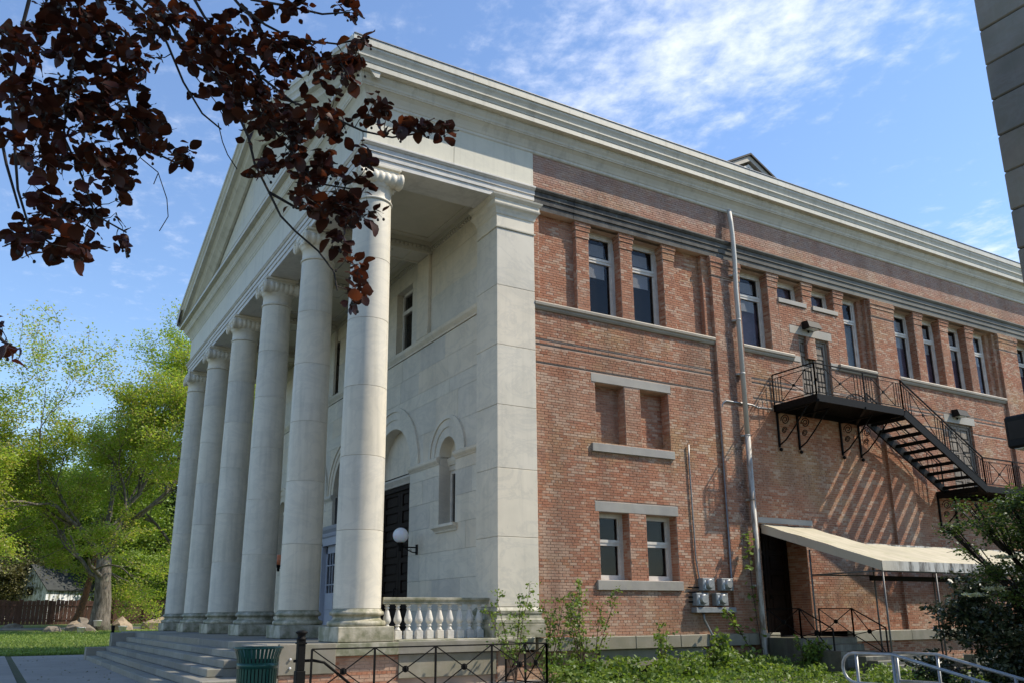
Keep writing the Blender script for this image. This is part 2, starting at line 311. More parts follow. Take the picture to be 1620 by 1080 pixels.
def thing(name, label, cat, loc=(0, 0, 0), rz=0, group=None):
    o = link(bpy.data.objects.new(name, None)); o.location = loc; o.rotation_euler = (0, 0, rz); o.empty_display_size = .3; o['label'] = label; o['category'] = cat
    if group: o['group'] = group
    return o
def structure(name, mb, mat):
    o = link(bpy.data.objects.new(name, mb.mesh(name, mat))); o['kind'] = 'structure'; return o
def single(name, mb, mat, label, cat, loc=(0, 0, 0), group=None):
    o = link(bpy.data.objects.new(name, mb.mesh(name, mat))); o.location = loc; o['label'] = label; o['category'] = cat
    if group: o['group'] = group
    return o
def npmesh(name, V, F, mat, smooth=False):   # V (n,3) F (m,4)
    me = bpy.data.meshes.new(name); k = F.shape[1]; me.vertices.add(len(V)); me.vertices.foreach_set('co', np.asarray(V, np.float32).ravel()); me.loops.add(F.size); me.loops.foreach_set('vertex_index', np.asarray(F, np.int32).ravel())
    me.polygons.add(len(F)); me.polygons.foreach_set('loop_start', np.arange(0, F.size, k, dtype=np.int32)); me.polygons.foreach_set('loop_total', np.full(len(F), k, np.int32)); me.polygons.foreach_set('use_smooth', np.full(len(F), smooth)); me.materials.append(M[mat]); me.update(calc_edges=True); return me
def at(px, py, d):      # a world point seen at (px, py) of the 1620-wide frame, d metres along the view axis
    return CP+(FW+RT2*((px-810)/1350.419)+UP2*((607.5-py)/1350.419))*d

# ------------------------------------------------------------------ ground, paths
G = .2
g = MB(); g.box(-900, 900, -500, 1500, G-.5, G); structure('ground', g, 'earth')
def gz(y): return G+min(max(y-24, 0), 52)*.0215
def strip(name, y0, y1, mat, dz=.004):
    g = MB(); n = 8
    for k in range(n):
        a, c = y0+(y1-y0)*k/n, y0+(y1-y0)*(k+1)/n; g.quad((-90, a, gz(a)+dz), (60, a, gz(a)+dz), (60, c, gz(c)+dz), (-90, c, gz(c)+dz))
    structure(name, g, mat)
strip('hillside', 22.61, 140, 'earth', .002)
strip('lawn', 22.6, 52.5, 'grass', .008); strip('road', 53.5, 57.5, 'asphalt', .010); strip('far_lawn', 58.5, 76, 'grass', .008)
root = link(bpy.data.objects.new('paved_forecourt', None)); root['kind'] = 'structure'
x = -8.75
for i in range(2):
    for j in range(10):
        y0 = -8+j*3.0; part('concrete_slab', MB().box(-8.75+i*4.9, -8.75+i*4.9+4.885, y0, y0+2.985, G-.1, G+.012), 'concrete', root)
root = link(bpy.data.objects.new('side_path', None)); root['kind'] = 'structure'
for j in range(11):
    y0 = -12+j*3.4; part('concrete_slab', MB().box(-12.2, -8.95, y0, y0+3.385, G-.1, G+.014), 'concrete', root)

# ------------------------------------------------------------------ the building
B = thing('brick_building', 'large red brick hall with a white marble portico of six tall columns', 'building')
BR = dict(c=[], u=[], v=[], n=[])     # every brick: centre of back face, half vectors, depth
CO = .0667; BL = .2127
def bricks(O, U, V, N, w, h, holes=(), dep=.009):
    O, U, V, N = (np.array(q, float) for q in (O, U, V, N)); u0w = O @ U; z0 = O @ V
    k0 = math.ceil(z0/CO-1e-6); k = k0
    rows = []
    r = math.floor(z0/CO)
    while (r*CO) < z0+h-.02:
        lo = max(r*CO, z0)-z0+.0045; hi = min((r+1)*CO, z0+h)-z0-.0045
        if hi-lo > .02:
            iv = [(0, w)]; mid = (lo+hi)/2
            for h0, h1, g0, g1 in holes:
                if g0 < mid < g1:
                    nv = []
                    for a, b_ in iv:
                        if h1 <= a or h0 >= b_: nv.append((a, b_)); continue
                        if h0 > a: nv.append((a, h0))
                        if h1 < b_: nv.append((h1, b_))
                    iv = nv
            L = BL if r % 7 else BL/2; off = (BL/2 if r % 2 else 0) if r % 7 else BL/4
            for a, b_ in iv:
                s0 = math.floor((a+u0w-off)/L)*L+off-u0w; p = s0
                while p < b_:
                    x0, x1 = max(p, a), min(p+L, b_)
                    if x1-x0 > .03:
                        rows.append(((x0+x1)/2, mid, (x1-x0)/2-.0045, (hi-lo)/2))
                    p += L
        r += 1
    if not rows: return
    A = np.array(rows); n = len(A); j = rng.normal(0, 1, (n, 4))
    c = O+np.outer(A[:, 0]+j[:, 0]*.0012, U)+np.outer(A[:, 1]+j[:, 1]*.0008, V)
    BR['c'].append(c); BR['u'].append(np.outer(np.maximum(A[:, 2]+j[:, 2]*.0012, .01), U)); BR['v'].append(np.outer(A[:, 3], V)); BR['n'].append(np.outer(dep+np.clip(j[:, 3], -2, 2)*.0018, N))
BACK = MB()       # mortar backing
def wallface(O, U, V, N, w, h, holes=()):
    BACK.plate(O, U, V, w, h, holes); bricks(O, U, V, N, w, h, holes)
X_, Y_, Z_ = (1, 0, 0), (0, 1, 0), (0, 0, 1); NX, NY = (-1, 0, 0), (0, -1, 0)
XE = 34.0
wy = .10
def mx_(x, y=wy): return x+(x+9.693)/16.983*y      # measured on y=0, moved back to depth y
def mz_(z, y=wy): return z+(z-1.6)/16.983*y
pil = [(7.19, 8.30), (14.33, 15.50), (21.70, 22.87), (29.05, 30.22)]
bays = [(1.10, 7.19), (8.30, 14.33), (15.50, 21.70), (22.87, 29.05), (30.22, XE)]
ZB, ZL0, ZL1, ZA = 1.10, 9.03, 9.21, 11.72
grooves = [(8.10, 8.122), (8.22, 8.242), (8.34, 8.362), (7.63, 7.652)]
winU = []   # upper windows (x0,x1,z0,z1)
OPEN = []   # (x0,x1,z0,z1) openings in lower wall
D1 = (mx_(10.66), mx_(12.03), 7.55, mz_(9.86)); D2 = (mx_(17.74), mx_(19.2), 5.47, mz_(7.9)); D0 = (8.42, 10.25, 1.0, 4.03)
OPEN += [D1, D2, D0]
blind = [(mx_(2.86), mx_(3.80), 5.77, 7.36), (mx_(4.32), mx_(5.28), 5.77, 7.36)]
loww = [(mx_(2.86), mx_(3.78), 2.41, 4.05), (mx_(4.33), mx_(5.33), 2.41, 4.05)]
OPEN += blind+loww
lint = [(mx_(2.74), mx_(5.37), 7.37, 7.60), (mx_(2.74), mx_(5.40), 4.06, 4.31), (mx_(10.3), mx_(12.2), D1[3]+.005, D1[3]+.27), (mx_(17.6), mx_(19.36), D2[3]+.005, D2[3]+.28), (8.36, 10.6, 4.04, 4.20)]
sill = [(mx_(2.69), mx_(5.36), 5.55, 5.765), (mx_(2.72), mx_(5.40), 2.17, 2.405)]
for (x0, x1) in bays:
    hs = [(a-x0, b_-x0, c-ZB, d-ZB) for a, b_, c, d in OPEN+lint+sill] + [(.0, x1-x0, a-ZB, b_-ZB) for a, b_ in grooves]
    # grooves are only cut in the brick skin: the backing keeps them closed and dark
    O = (x0, wy, ZB)
    BACK.plate(O, X_, Z_, x1-x0, ZL0-ZB, [(a-x0, b_-x0, c-ZB, d-ZB) for a, b_, c, d in OPEN])
    bricks(O, X_, Z_, NY, x1-x0, ZL0-ZB, [(a-x0, b_-x0, c-ZB, d-ZB) for a, b_, c, d in OPEN+lint+sill]+[(0 if x0 < 5 else .3, x1-x0-(.12 if x0 < 5 else .3), a-ZB, b_-ZB) for a, b_ in grooves if True], .012)
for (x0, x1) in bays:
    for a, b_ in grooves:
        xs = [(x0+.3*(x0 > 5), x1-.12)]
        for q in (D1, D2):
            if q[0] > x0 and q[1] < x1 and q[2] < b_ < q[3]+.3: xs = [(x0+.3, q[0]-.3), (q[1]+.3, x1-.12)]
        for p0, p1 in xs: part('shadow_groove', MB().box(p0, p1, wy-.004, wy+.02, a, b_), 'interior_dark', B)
# pilasters
for i, (x0, x1) in enumerate(pil):
    holes = []
    wallface((x0, 0, ZB), X_, Z_, NY, x1-x0, ZA-.62-ZB)
    wallface((x0, wy, ZB), (0, -1, 0), Z_, NX, wy, ZA-.62-ZB); wallface((x1, 0, ZB), Y_, Z_, X_, wy, ZA-.62-ZB)
    # corbelled cap in three steps
    for (o, z0, z1) in ((.02, ZA-.60, ZA-.34), (.035, ZA-.32, ZA-.2), (.06, ZA-.19, ZA-.07), (.04, ZA-.06, ZA-.005)):
        wallface((x0-o, -o, z0), X_, Z_, NY, x1-x0+2*o, z1-z0); wallface((x0-o, .2, z0), (0, -1, 0), Z_, NX, .2+o, z1-z0); wallface((x1+o, -o, z0), Y_, Z_, X_, .2+o, z1-z0)
        BACK.quad((x0-o, -o, z0), (x1+o, -o, z0), (x1+o, .2, z0), (x0-o, .2, z0)); BACK.quad((x0-o, -o, z1), (x1+o, -o, z1), (x1+o, .2, z1), (x0-o, .2, z1))
# upper storey: small piers flush with the wall, windows set back
SP = {0: [(2.40, 2.80), (3.85, 4.26), (5.36, 5.76)], 1: [(9.50, 9.90), (11.03, 11.43), (12.50, 12.90)], 2: [(16.62, 17.05), (18.08, 18.55), (19.62, 20.05)], 3: [(24.0, 24.43), (25.5, 25.93), (27.0, 27.43)], 4: [(31.3, 31.7), (32.8, 33.2)]}
RY, PY_ = .24, .36     # recessed panel depth, window plane
def smallpier(x0, x1, z0=ZL1):
    x0, x1 = mx_(x0), mx_(x1)
    wallface((x0, wy, z0), X_, Z_, NY, x1-x0, ZA-.45-z0); wallface((x0, PY_, z0), (0, -1, 0), Z_, NX, PY_-wy, ZA-.45-z0); wallface((x1, wy, z0), Y_, Z_, X_, PY_-wy, ZA-.45-z0)
    for (o, a, c) in ((.018, ZA-.44, ZA-.25), (.035, ZA-.24, ZA-.13), (.055, ZA-.12, ZA-.01)):
        wallface((x0-o, wy-o, a), X_, Z_, NY, x1-x0+2*o, c-a); wallface((x0-o, PY_, a), (0, -1, 0), Z_, NX, PY_-wy+o, c-a); wallface((x1+o, wy-o, a), Y_, Z_, X_, PY_-wy+o, c-a)
        BACK.quad((x0-o, wy-o, a), (x1+o, wy-o, a), (x1+o, PY_, a), (x0-o, PY_, a))
for bi, (x0, x1) in enumerate(bays):
    ps = SP[bi]
    for p in ps: smallpier(*p)
    P = [(mx_(a), mx_(b_)) for a, b_ in ps]
    if bi == 0:
        wallface((x0, RY, ZL1), X_, Z_, NY, P[0][0]-x0, ZA-ZL1)
        wallface((P[2][1], RY, ZL1), X_, Z_, NY, 6.92-P[2][1], ZA-ZL1)
        wallface((6.92, RY, ZL1), (0, -1, 0), Z_, NX, RY-wy, ZA-ZL1); wallface((6.92, wy, ZL1), X_, Z_, NY, .27, ZA-ZL1)
        wallface((1.3, wy, ZL1), Y_, Z_, X_, RY-wy, ZA-ZL1); wallface((1.1, wy, ZL1), X_, Z_, NY, .2, ZA-ZL1)
        winU += [(P[0][1], P[1][0], ZL1, 11.62, 'blank'), (P[1][1], P[2][0], ZL1, 11.62, 'blank')]
    else:
        e0, e1 = x0+.05, x1-.42 if bi < 4 else x1
        winU.append((e0, P[0][0], ZL1, 11.62, 'purple'))
        for k in range(len(P)-1):
            if bi == 1: winU.append((P[k][1], P[k+1][0], 10.99, 11.62, 'purple'))
            else: winU.append((P[k][1], P[k+1][0], ZL1, 11.62, 'purple'))
        if bi < 4:
            winU.append((P[-1][1], mx_(13.86) if bi == 1 else e1, ZL1, 11.62, 'pale' if bi == 1 else 'purple'))
            xa = mx_(13.86) if bi == 1 else e1
            wallface((xa, PY_, ZL1), (0, -1, 0), Z_, NX, PY_-RY, ZA-ZL1); wallface((xa, RY, ZL1), X_, Z_, NY, .22, ZA-ZL1); wallface((xa+.22, RY, ZL1), (0, -1, 0), Z_, NX, RY-wy, ZA-ZL1); wallface((xa+.22, wy, ZL1), X_, Z_, NY, x1-xa-.22, ZA-ZL1)
        if bi == 1:   # solid brick under the two short lights, pierced by the escape door
            a, c = P[0][1], P[2][0]
            hs = [(D1[0]-a, D1[1]-a, -1, D1[3]-ZL1)]
            BACK.plate((a, wy, ZL1), X_, Z_, c-a, 10.82-ZL1, hs)
            bricks((a, wy, ZL1), X_, Z_, NY, c-a, 10.82-ZL1, hs+[(lint[2][0]-a, lint[2][1]-a, lint[2][2]-ZL1, lint[2][3]-ZL1)], .012)
            for p, q in ((P[0][1], P[1][0]), (P[1][1], P[2][0])): part('window_sill', MB().box(p+.0, q+.12, wy-.05, PY_, 10.84, 10.985, .008), 'limestone', B)
# reveals of rectangular openings
def reveal(x0, x1, z0, z1, y1, y0=wy, top=True):
    wallface((x1, y1, z0), (0, -1, 0), Z_, NX, y1-y0, z1-z0); wallface((x0, y0, z0), Y_, Z_, X_, y1-y0, z1-z0)
    BACK.quad((x0, y0, z1), (x1, y0, z1), (x1, y1, z1), (x0, y1, z1)); BACK.quad((x0, y0, z0), (x0, y1, z0), (x1, y1, z0), (x1, y0, z0))
for q in blind: reveal(*q, .40); wallface((q[0], .40, q[2]), X_, Z_, NY, q[1]-q[0], q[3]-q[2])
for q in loww: reveal(*q, .45)
for q in (D1, D2): reveal(*q, .28)
reveal(*D0, .9)
BACK.quad((8.42, .9, 4.03), (10.25, .9, 4.03), (10.25, .9, 1), (8.42, .9, 1))
# frieze brick above the dark band
wallface((1.10, .03, 12.30), X_, Z_, NY, XE-1.1, 1.06)
# basement under the water table, with two lintelled windows
bw = [(2.76, 6.1, .0, .79)]
wallface((-.05, .12, -.2), X_, Z_, NY, XE+.05, 1.0, [(2.81, 6.15, .2, .99), (-.0, -.0, 0, 0)])
wallface((-3.72, -.02, -.2), X_, Z_, NY, 3.70, 1.04, [(1.36, 3.64, .2, 1.04)])
wallface((-3.72, 2.2, -.2), (0, -1, 0), Z_, NX, 2.2, 1.0)
wallface((-4.85, -.17, -.2), X_, Z_, NY, 1.12, .72)
part('stone_lintel', MB().box(2.81, 6.15, .06, .3, .40, .79, .01), 'brownstone', B)
part('stone_lintel', MB().box(-2.36, -.06, -.06, .3, .37, .84, .01), 'brownstone', B, 'mossy grey lintel over the dark basement window')
part('basement_window', MB().box(-2.16, -.2, .1, .12, -.1, .365).box(3.0, 6.0, .25, .27, -.1, .40), 'interior_dark', B)
# dress stone
for n_, L in (('stone_lintel', lint),):
    for i, q in enumerate(L): part(n_, MB().box(q[0], q[1], wy-.018, wy+.16 if i > 1 else .42, q[2], q[3]-.004, .006), 'limestone' if i in (2, 3) else 'bluestone', B)
for q in sill: part('stone_sill', MB().box(q[0], q[1], wy-.075, .45, q[2], q[3]-.004, .008), 'bluestone', B)
for (a, c) in ((D1[0]-.33, D1[0]), (D1[1], D1[1]+.36)): part('stone_block', MB().box(a, c, wy-.03, wy+.1, ZL0-.005, ZL1-.0, .006), 'limestone', B)
# water table and ledge, stone by stone
x = 1.02; k = 0
while x < XE:
    L = 1.15+random.random()*.5; x2 = min(x+L, XE)
    if not (8.35 < x < 10.3): part('water_table_stone', MB().box(x, x2-.006, -.05-.012*random.random(), .14, .80, 1.098, .012), 'brownstone', B)
    x = x2
LP = [(.0, ZL0-.03), (.05, ZL0-.02), (.075, ZL0+.03), (.08, ZL0+.06), (.115, ZL0+.09), (.12, ZL0+.15), (.10, ZL1), (-.32, ZL1)]
for bi, (x0, x1) in enumerate(bays):
    segs = [(x0, x1-.0)]
    if bi == 1: segs = [(x0, D1[0]-.33), (D1[1]+.36, x1)]
    for a, c in segs:
        n = max(1, round((c-a)/1.5))
        for i in range(n):
            p, q = a+(c-a)*i/n, a+(c-a)*(i+1)/n-.004
            part('ledge_stone', MB().sweep([(-.1, ZL0-.03)]+LP, lambda o: [(p, wy-o), (q, wy-o)]), 'ledge_stone', B)
# dark moulded band under the frieze
DBP = [(-.3, 11.72), (.0, 11.72), (.0, 11.885), (-.012, 11.892), (.03, 11.90), (.03, 12.045), (.018, 12.052), (.06, 12.06), (.06, 12.185), (.05, 12.19), (.085, 12.20), (.115, 12.235), (.13, 12.25), (.13, 12.285), (.115, 12.30), (-.1, 12.30)]
x = 1.105; k = 0
while x < XE:
    x2 = min(x+1.25, XE)
    part('band_stone', MB().sweep(DBP, lambda o: [(x, -o+.01), (x2-(.012 if k == 0 else .004), -o+.01)]), 'dark_band', B); x = x2; k += 1
BACK.quad((1.1, .0, 11.719), (XE, .0, 11.719), (XE, .6, 11.719), (1.1, .6, 11.719))

# windows
def window(x0, x1, z0, z1, y, style, transom=None):
    fw = .115
    m_ = MB(); m_.box(x0, x0+fw, y, y+.09, z0, z1).box(x1-fw, x1, y, y+.09, z0, z1).box(x0+fw, x1-fw, y, y+.09, z1-fw, z1).box(x0+fw, x1-fw, y-.01, y+.09, z0, z0+fw*1.1)
    m_.box(x0+fw, x0+fw+.045, y+.03, y+.075, z0+fw, z1-fw).box(x1-fw-.045, x1-fw, y+.03, y+.075, z0+fw, z1-fw)
    w = part('window', m_, 'white_wood', B)
    tr = transom
    if tr:
        t = MB(); t.box(x0+fw, x1-fw, y+.004, y+.086, tr-.075, tr+.0).box(x0+fw, x1-fw, y-.012, y+.086, tr+.0, tr+.07); part('transom', t, 'white_wood', w)
        gl = [(z0+fw*1.1, tr-.075), (tr+.07, z1-fw)]
    else: gl = [(z0+fw*1.1, z1-fw)]
    for a, c in gl: part('pane', MB().box(x0+fw, x1-fw, y+.045, y+.052, a, c), 'glass', w)
    if style == 'purple': part('curtain', MB().box(x0+fw, x1-fw, y+.16, y+.17, z0, tr-.1 if tr else z1), 'curtain_purple', w)
    if style == 'pale': part('curtain', MB().box(x0+fw, x1-fw, y+.16, y+.17, z0, tr-.1 if tr else z1), 'curtain_pale', w)
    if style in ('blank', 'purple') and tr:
        X1 = x1-fw-.2; part('sky_reflection', MB().box(x0+fw, X1, y+.058, y+.061, tr+.14, z1-fw-.14), 'reflection_dial_white', w)  # white sheets behind the glass stand in for sky reflections
        part('sky_reflection', MB().box(x0+fw, X1, y+.058, y+.061, tr-.5 if style == 'blank' else tr-.45, tr-.09), 'reflection_dial_white', w)
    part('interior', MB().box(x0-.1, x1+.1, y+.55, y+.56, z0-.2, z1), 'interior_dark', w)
    return w
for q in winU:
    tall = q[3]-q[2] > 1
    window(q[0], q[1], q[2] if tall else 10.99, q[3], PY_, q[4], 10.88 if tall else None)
    BACK.quad((q[0], wy, 11.64), (q[1], wy, 11.64), (q[1], PY_+.2, 11.64), (q[0], PY_+.2, 11.64)); part('window_head', MB().box(q[0], q[1], PY_-.04, PY_+.1, 11.622, 11.718), 'white_wood', B)
for q in loww: window(q[0], q[1], q[2], q[3], .36, 'none', 3.33)
# doors on the fire escape: pairs of panelled leaves
def paneldoor(x0, x1, z0, z1, y, mat, rows=4):
    d = part('door', MB().box(x0, x0+.07, y-.03, y+.1, z0, z1).box(x1-.07, x1, y-.03, y+.1, z0, z1).box(x0+.07, x1-.07, y-.03, y+.1, z1-.07, z1), mat, B)
    xm = (x0+x1)/2
    for a, c in ((x0+.075, xm-.008), (xm+.008, x1-.075)):
        st = .10; m_ = MB(); m_.box(a, c, y+.035, y+.05, z0, z1-.075); m_.box(a, a+st, y, y+.035, z0, z1-.075).box(c-st, c, y, y+.035, z0, z1-.075); hh = (z1-.075-z0-st)/rows
        for k in range(rows+1): m_.box(a+st, c-st, y, y+.035, z0+k*hh, z0+k*hh+st)
        leaf = part('door_leaf', m_, mat, d)
        for k in range(rows): part('door_panel', MB().box(a+st+.05, c-st-.05, y+.008, y+.035, z0+k*hh+st+.05, z0+(k+1)*hh-.05, .012), mat, d)
    part('handle', MB().box(xm+.03, xm+.06, y-.05, y, z0+1.0, z0+1.1), 'iron_black', d)
    return d
paneldoor(*D1, .20, 'door_wood', 5); paneldoor(*D2, .20, 'door_wood', 5); d = paneldoor(8.5, 10.2, 1.0, 3.98, .8, 'dark_door', 5)

# ---- marble: corner piers
def blocks_box(x0, x1, y0, y1, zs, mat, name='marble_block', gap=.006, ch=.008):
    for a, c in zip(zs[:-1], zs[1:]): part(name, MB().box(x0, x1, y0, y1, a+gap/2, c-gap/2, ch), mat, B)
PZ = [1.78, 3.33, 4.91, 6.42, 7.9, 9.42, 10.94]
YF = 20.605+.45+.005     # far face of the portico
for y0, y1, s in ((0, 1.04, -1), (YF-1.04, YF, 1)):
    blocks_box(0, 1.095, y0, y1, PZ, 'marble')
    cap = part('pier_capital', MB().sweep([(-.2, 10.945), (.0, 10.945), (.025, 10.955), (.03, 10.985), (.0, 11.0), (.0, 11.31), (.02, 11.33), (.035, 11.40), (.07, 11.48), (.12, 11.535), (.13, 11.57), (.11, 11.575), (.11, 11.69), (.13, 11.70), (.145, 11.73), (.17, 11.76), (.18, 11.80), (-.2, 11.80)], lambda o: [(-o, y1+o), (-o, y0-o), (1.095+o, y0-o), (1.095+o, y1+o)]), 'marble', B)
    part('pier_base', MB().sweep([(-.2, 1.12), (.1, 1.12), (.1, 1.40), (.08, 1.405), (.09, 1.44), (.085, 1.5), (.04, 1.53), (.03, 1.60), (.05, 1.64), (.055, 1.70), (.03, 1.73), (.0, 1.775), (-.2, 1.775)], lambda o: [(-o, y1+o), (-o, y0-o), (1.095+o, y0-o), (1.095+o, y1+o)]), 'marble_weathered', B)
# ---- columns
CX, CY0, CS = -3.116, .45, 4.031
def rad(z):
    t = (z-1.72)/(10.94-1.72); return .495-.066*t**1.7
def mk_drum(z0, z1):
    m_ = MB(); pr_ = [(rad(z0)-.006, z0+.002), (rad(z0), z0+.007)]+[(rad(z0+(z1-z0)*k/4), z0+(z1-z0)*k/4) for k in (1, 2, 3)]+[(rad(z1), z1-.007), (rad(z1)-.006, z1-.002)]
    return (m_.lathe(pr_[1:-1], n=48, cap=False), m_.lathe(pr_[:2], n=48, cap=False), m_.lathe(pr_[-2:], n=48, cap=False))[0].mesh('drum', 'marble_column')
DZ = [1.75, 3.34, 4.91, 6.45, 8.0, 9.44, 10.91]
drums = [mk_drum(a, c) for a, c in zip(DZ[:-1], DZ[1:])]
pl = MB().box(-.60, .60, -.60, .60, 1.10, 1.40, .014).mesh('plinth', 'marble_weathered')
base_pr = [(.55, 1.40), (.59, 1.405), (.605, 1.44), (.605, 1.47), (.59, 1.505), (.55, 1.515), (.53, 1.52), (.50, 1.545), (.49, 1.58), (.50, 1.612), (.54, 1.62), (.56, 1.64), (.56, 1.67), (.545, 1.70), (.515, 1.71), (.51, 1.735), (.495, 1.749)]
bs = MB().lathe(base_pr, n=48).mesh('column_base', 'marble_weathered')
neck = MB().lathe([(.43, 10.912), (.455, 10.918), (.462, 10.94), (.455, 10.962), (.432, 10.968), (.425, 10.99), (.425, 11.24), (.44, 11.25), (.455, 11.27), (.46, 11.30), (.50, 11.36), (.52, 11.42), (.50, 11.5)], n=48).mesh('necking', 'marble_column')
capm = MB(); capm.box(-.50, .50, -.50, .50, 11.70, 11.783, .015); capm.box(-.45, .45, -.45, .45, 11.60, 11.70)
for s in (-1, 1):      # scrolled side cushions with ribs, volutes at their ends
    pr_ = []
    for k in range(61):
        t = k/60; rr = .155+.022*abs(math.sin(t*PI*7)) if .06 < t < .94 else .20
        pr_.append((rr, -.53+1.06*t))
    capm.lathe(pr_, (0, s*.385, 11.475), 20, 'x')
    for e in (-1, 1):
        pts = []
        for k in range(40):
            t = k/39*2.6*2*PI; r_ = .195*(1-.82*k/39); pts.append((e*.535, s*.385+s*r_*math.sin(t), 11.475+r_*math.cos(t)))
        capm.tube(pts, .018, 5)
for e in (-1, 1): capm.box(e*.46, e*.52, -.40, .40, 11.60, 11.70); capm.box(e*.44, e*.505, -.40, .40, 11.50, 11.6)
for k in range(28):    # egg moulding
    t = 2*PI*k/28; capm.lathe([(.0, -.045), (.03, -.02), (.035, .01), (.02, .045)], (.50*math.cos(t), .50*math.sin(t), 11.385), 6)
capm = capm.mesh('capital', 'marble_column')
for k in range(6):
    y = CY0+CS*k
    c = part('column', bs, None, B, None); c.location = (CX, y, 0)
    for me, nme in [(pl, 'plinth'), (neck, 'necking'), (capm, 'capital')]+[(q, 'drum') for q in drums]:
        o = part(nme, me, None, c)
        if nme == 'drum': o.rotation_euler = (0, 0, random.random()*6)
# ---- entablature
AX = -3.51
U3 = lambda o: [(1.10, -o), (AX-o, -o), (AX-o, YF+o), (1.10, YF+o)]
UL = lambda o: [(XE, -o), (AX-o, -o), (AX-o, YF+o), (XE, YF+o)]
ARP = [(-.87, 11.785), (.0, 11.785), (.0, 11.92), (-.008, 11.925), (.028, 11.93), (.028, 12.06), (.02, 12.065), (.055, 12.07), (.055, 12.19), (.05, 12.195), (.08, 12.20), (.105, 12.235), (.125, 12.25), (.125, 12.29), (.10, 12.31), (-.3, 12.31)]
part('architrave', MB().sweep(ARP, U3), 'marble_white', B)
# frieze: marble blocks on the side return and the whole front
def fr(x0, x1, y0, y1): part('frieze_block', MB().box(x0, x1, y0, y1, 12.312, 13.40, .006), 'marble_cream', B)
fr(AX+.01, -1.22, -.0, .5); fr(-1.214, 1.095, .0, .5)
n = 9
for k in range(n): fr(AX, AX+.5, .502+(YF-.5)*k/n, .502+(YF-.5)*(k+1)/n-.006)
# cornice: bed mould, corona
C1 = [(-.3, 13.30), (.0, 13.30), (.025, 13.33), (.03, 13.39), (.045, 13.40), (.07, 13.46), (.13, 13.56), (.20, 13.635), (.225, 13.64), (.235, 13.67), (.25, 13.68), (.262, 13.73), (.30, 13.79), (.315, 13.83), (.325, 13.84), (.325, 13.87), (.32, 13.90), (.47, 13.915), (.47, 14.03), (.455, 14.035), (.455, 14.05), (.475, 14.06)]
C2 = [(.475, 14.06), (.48, 14.10), (.505, 14.15), (.53, 14.17), (.53, 14.19), (.51, 14.20), (.515, 14.24), (.535, 14.30), (.57, 14.36), (.575, 14.40), (.56, 14.41), (.60, 14.425), (.60, 14.60), (.58, 14.61), (-.3, 14.61)]
part('cornice', MB().sweep(C1+[(-.3, 14.07)], UL), 'cornice_paint', B)
x = AX-.6; y = -.6
sideP = [(a, z) for a, z in C2]
xg = [AX-.612, -1.0, 1.9, 5.2, 8.5, 12, 15.5, 19, 22.5, 26, 30, XE]
for yy, s in ((0, 1), (YF, -1)):
    for a, c in zip(xg[:-1], xg[1:]): part('gutter', MB().sweep(sideP, lambda o: [(a, yy-s*o), (c-.004, yy-s*o)]), 'cornice_paint', B)
for a, c in zip(xg[:-1], xg[1:]): part('flashing', MB().box(a, c-.01, -.618, -.5, 14.612, 14.632), 'conduit_grey', B)
SL = .352; YM = YF/2
RP = [(-.1, -.78), (.0, -.78), (.10, -.66), (.20, -.57), (.225, -.55), (.25, -.5), (.30, -.44), (.32, -.42), (.32, -.40), (.474, -.385), (.474, -.28), (.46, -.27), (.50, -.2), (.53, -.17), (.51, -.15), (.53, -.08), (.57, -.02), (.604, .0), (.604, .14), (-.3, .14)]
for s in (-1, 1):
    ye = YM+s*(YM+.44); mb = MB()
    base = 0; L = 2
    for (o, h) in RP:
        mb.v += [(AX-o, ye, 14.47+.16*SL+h), (AX-o, YM, 14.47+h+SL*(YM+.6))]
    for i in range(len(RP)-1): mb.f.append((2*i, 2*i+1, 2*i+3, 2*i+2)); mb.sm.append(False)
    mb.f.append(tuple(2*i for i in range(len(RP)))); mb.sm.append(False)
    part('raking_cornice', mb, 'cornice_paint', B)
# tympanum of large stones
tp = []
for r in range(5):
    z0 = 14.05+r*.85; z1 = z0+.85
    yl = max(0, (z0-13.9)/SL-.6); yr = YF-yl; n = max(1, int((yr-yl)/2.2))
    for k in range(n):
        a, c = yl+(yr-yl)*k/n, yl+(yr-yl)*(k+1)/n
        zt = lambda y: min(z1, 13.95+SL*(YM+.6-abs(y-YM)))
        if zt(a) <= z0+.02 and zt(c) <= z0+.02: continue
        mb = MB(); p = [(a+.003, z0+.003), (c-.003, z0+.003), (c-.003, max(zt(c), z0+.01)-.003), (a+.003, max(zt(a), z0+.01)-.003)]
        X0 = AX+.12; mb.quad(*[(X0, y, z) for y, z in p]); mb.quad(*[(X0+.3, y, z) for y, z in p])
        for i in range(4): q, w = p[i], p[(i+1) % 4]; mb.quad((X0, *q), (X0, *w), (X0+.3, *w), (X0+.3, *q))
        part('tympanum_stone', mb, 'marble_cream', B)
# roof
rf = MB()
for s in (-1, 1):
    ye = YM+s*(YM+.4); rf.quad((AX-.4, ye, 14.60), (XE, ye, 14.60), (XE, YM, 14.57+SL*(YM+.5)), (AX-.4, YM, 14.57+SL*(YM+.5)))
rf.quad((AX+.3, .2, 14.0), (AX+.3, YF-.2, 14.0), (AX+.3, YM, 18.2)); rf.quad((XE, 0, 1), (XE, YF, 1), (XE, YF, 14.5), (XE, YM, 18.2), (XE, 0, 14.5))
part('roof', rf, 'roof_dark', B)
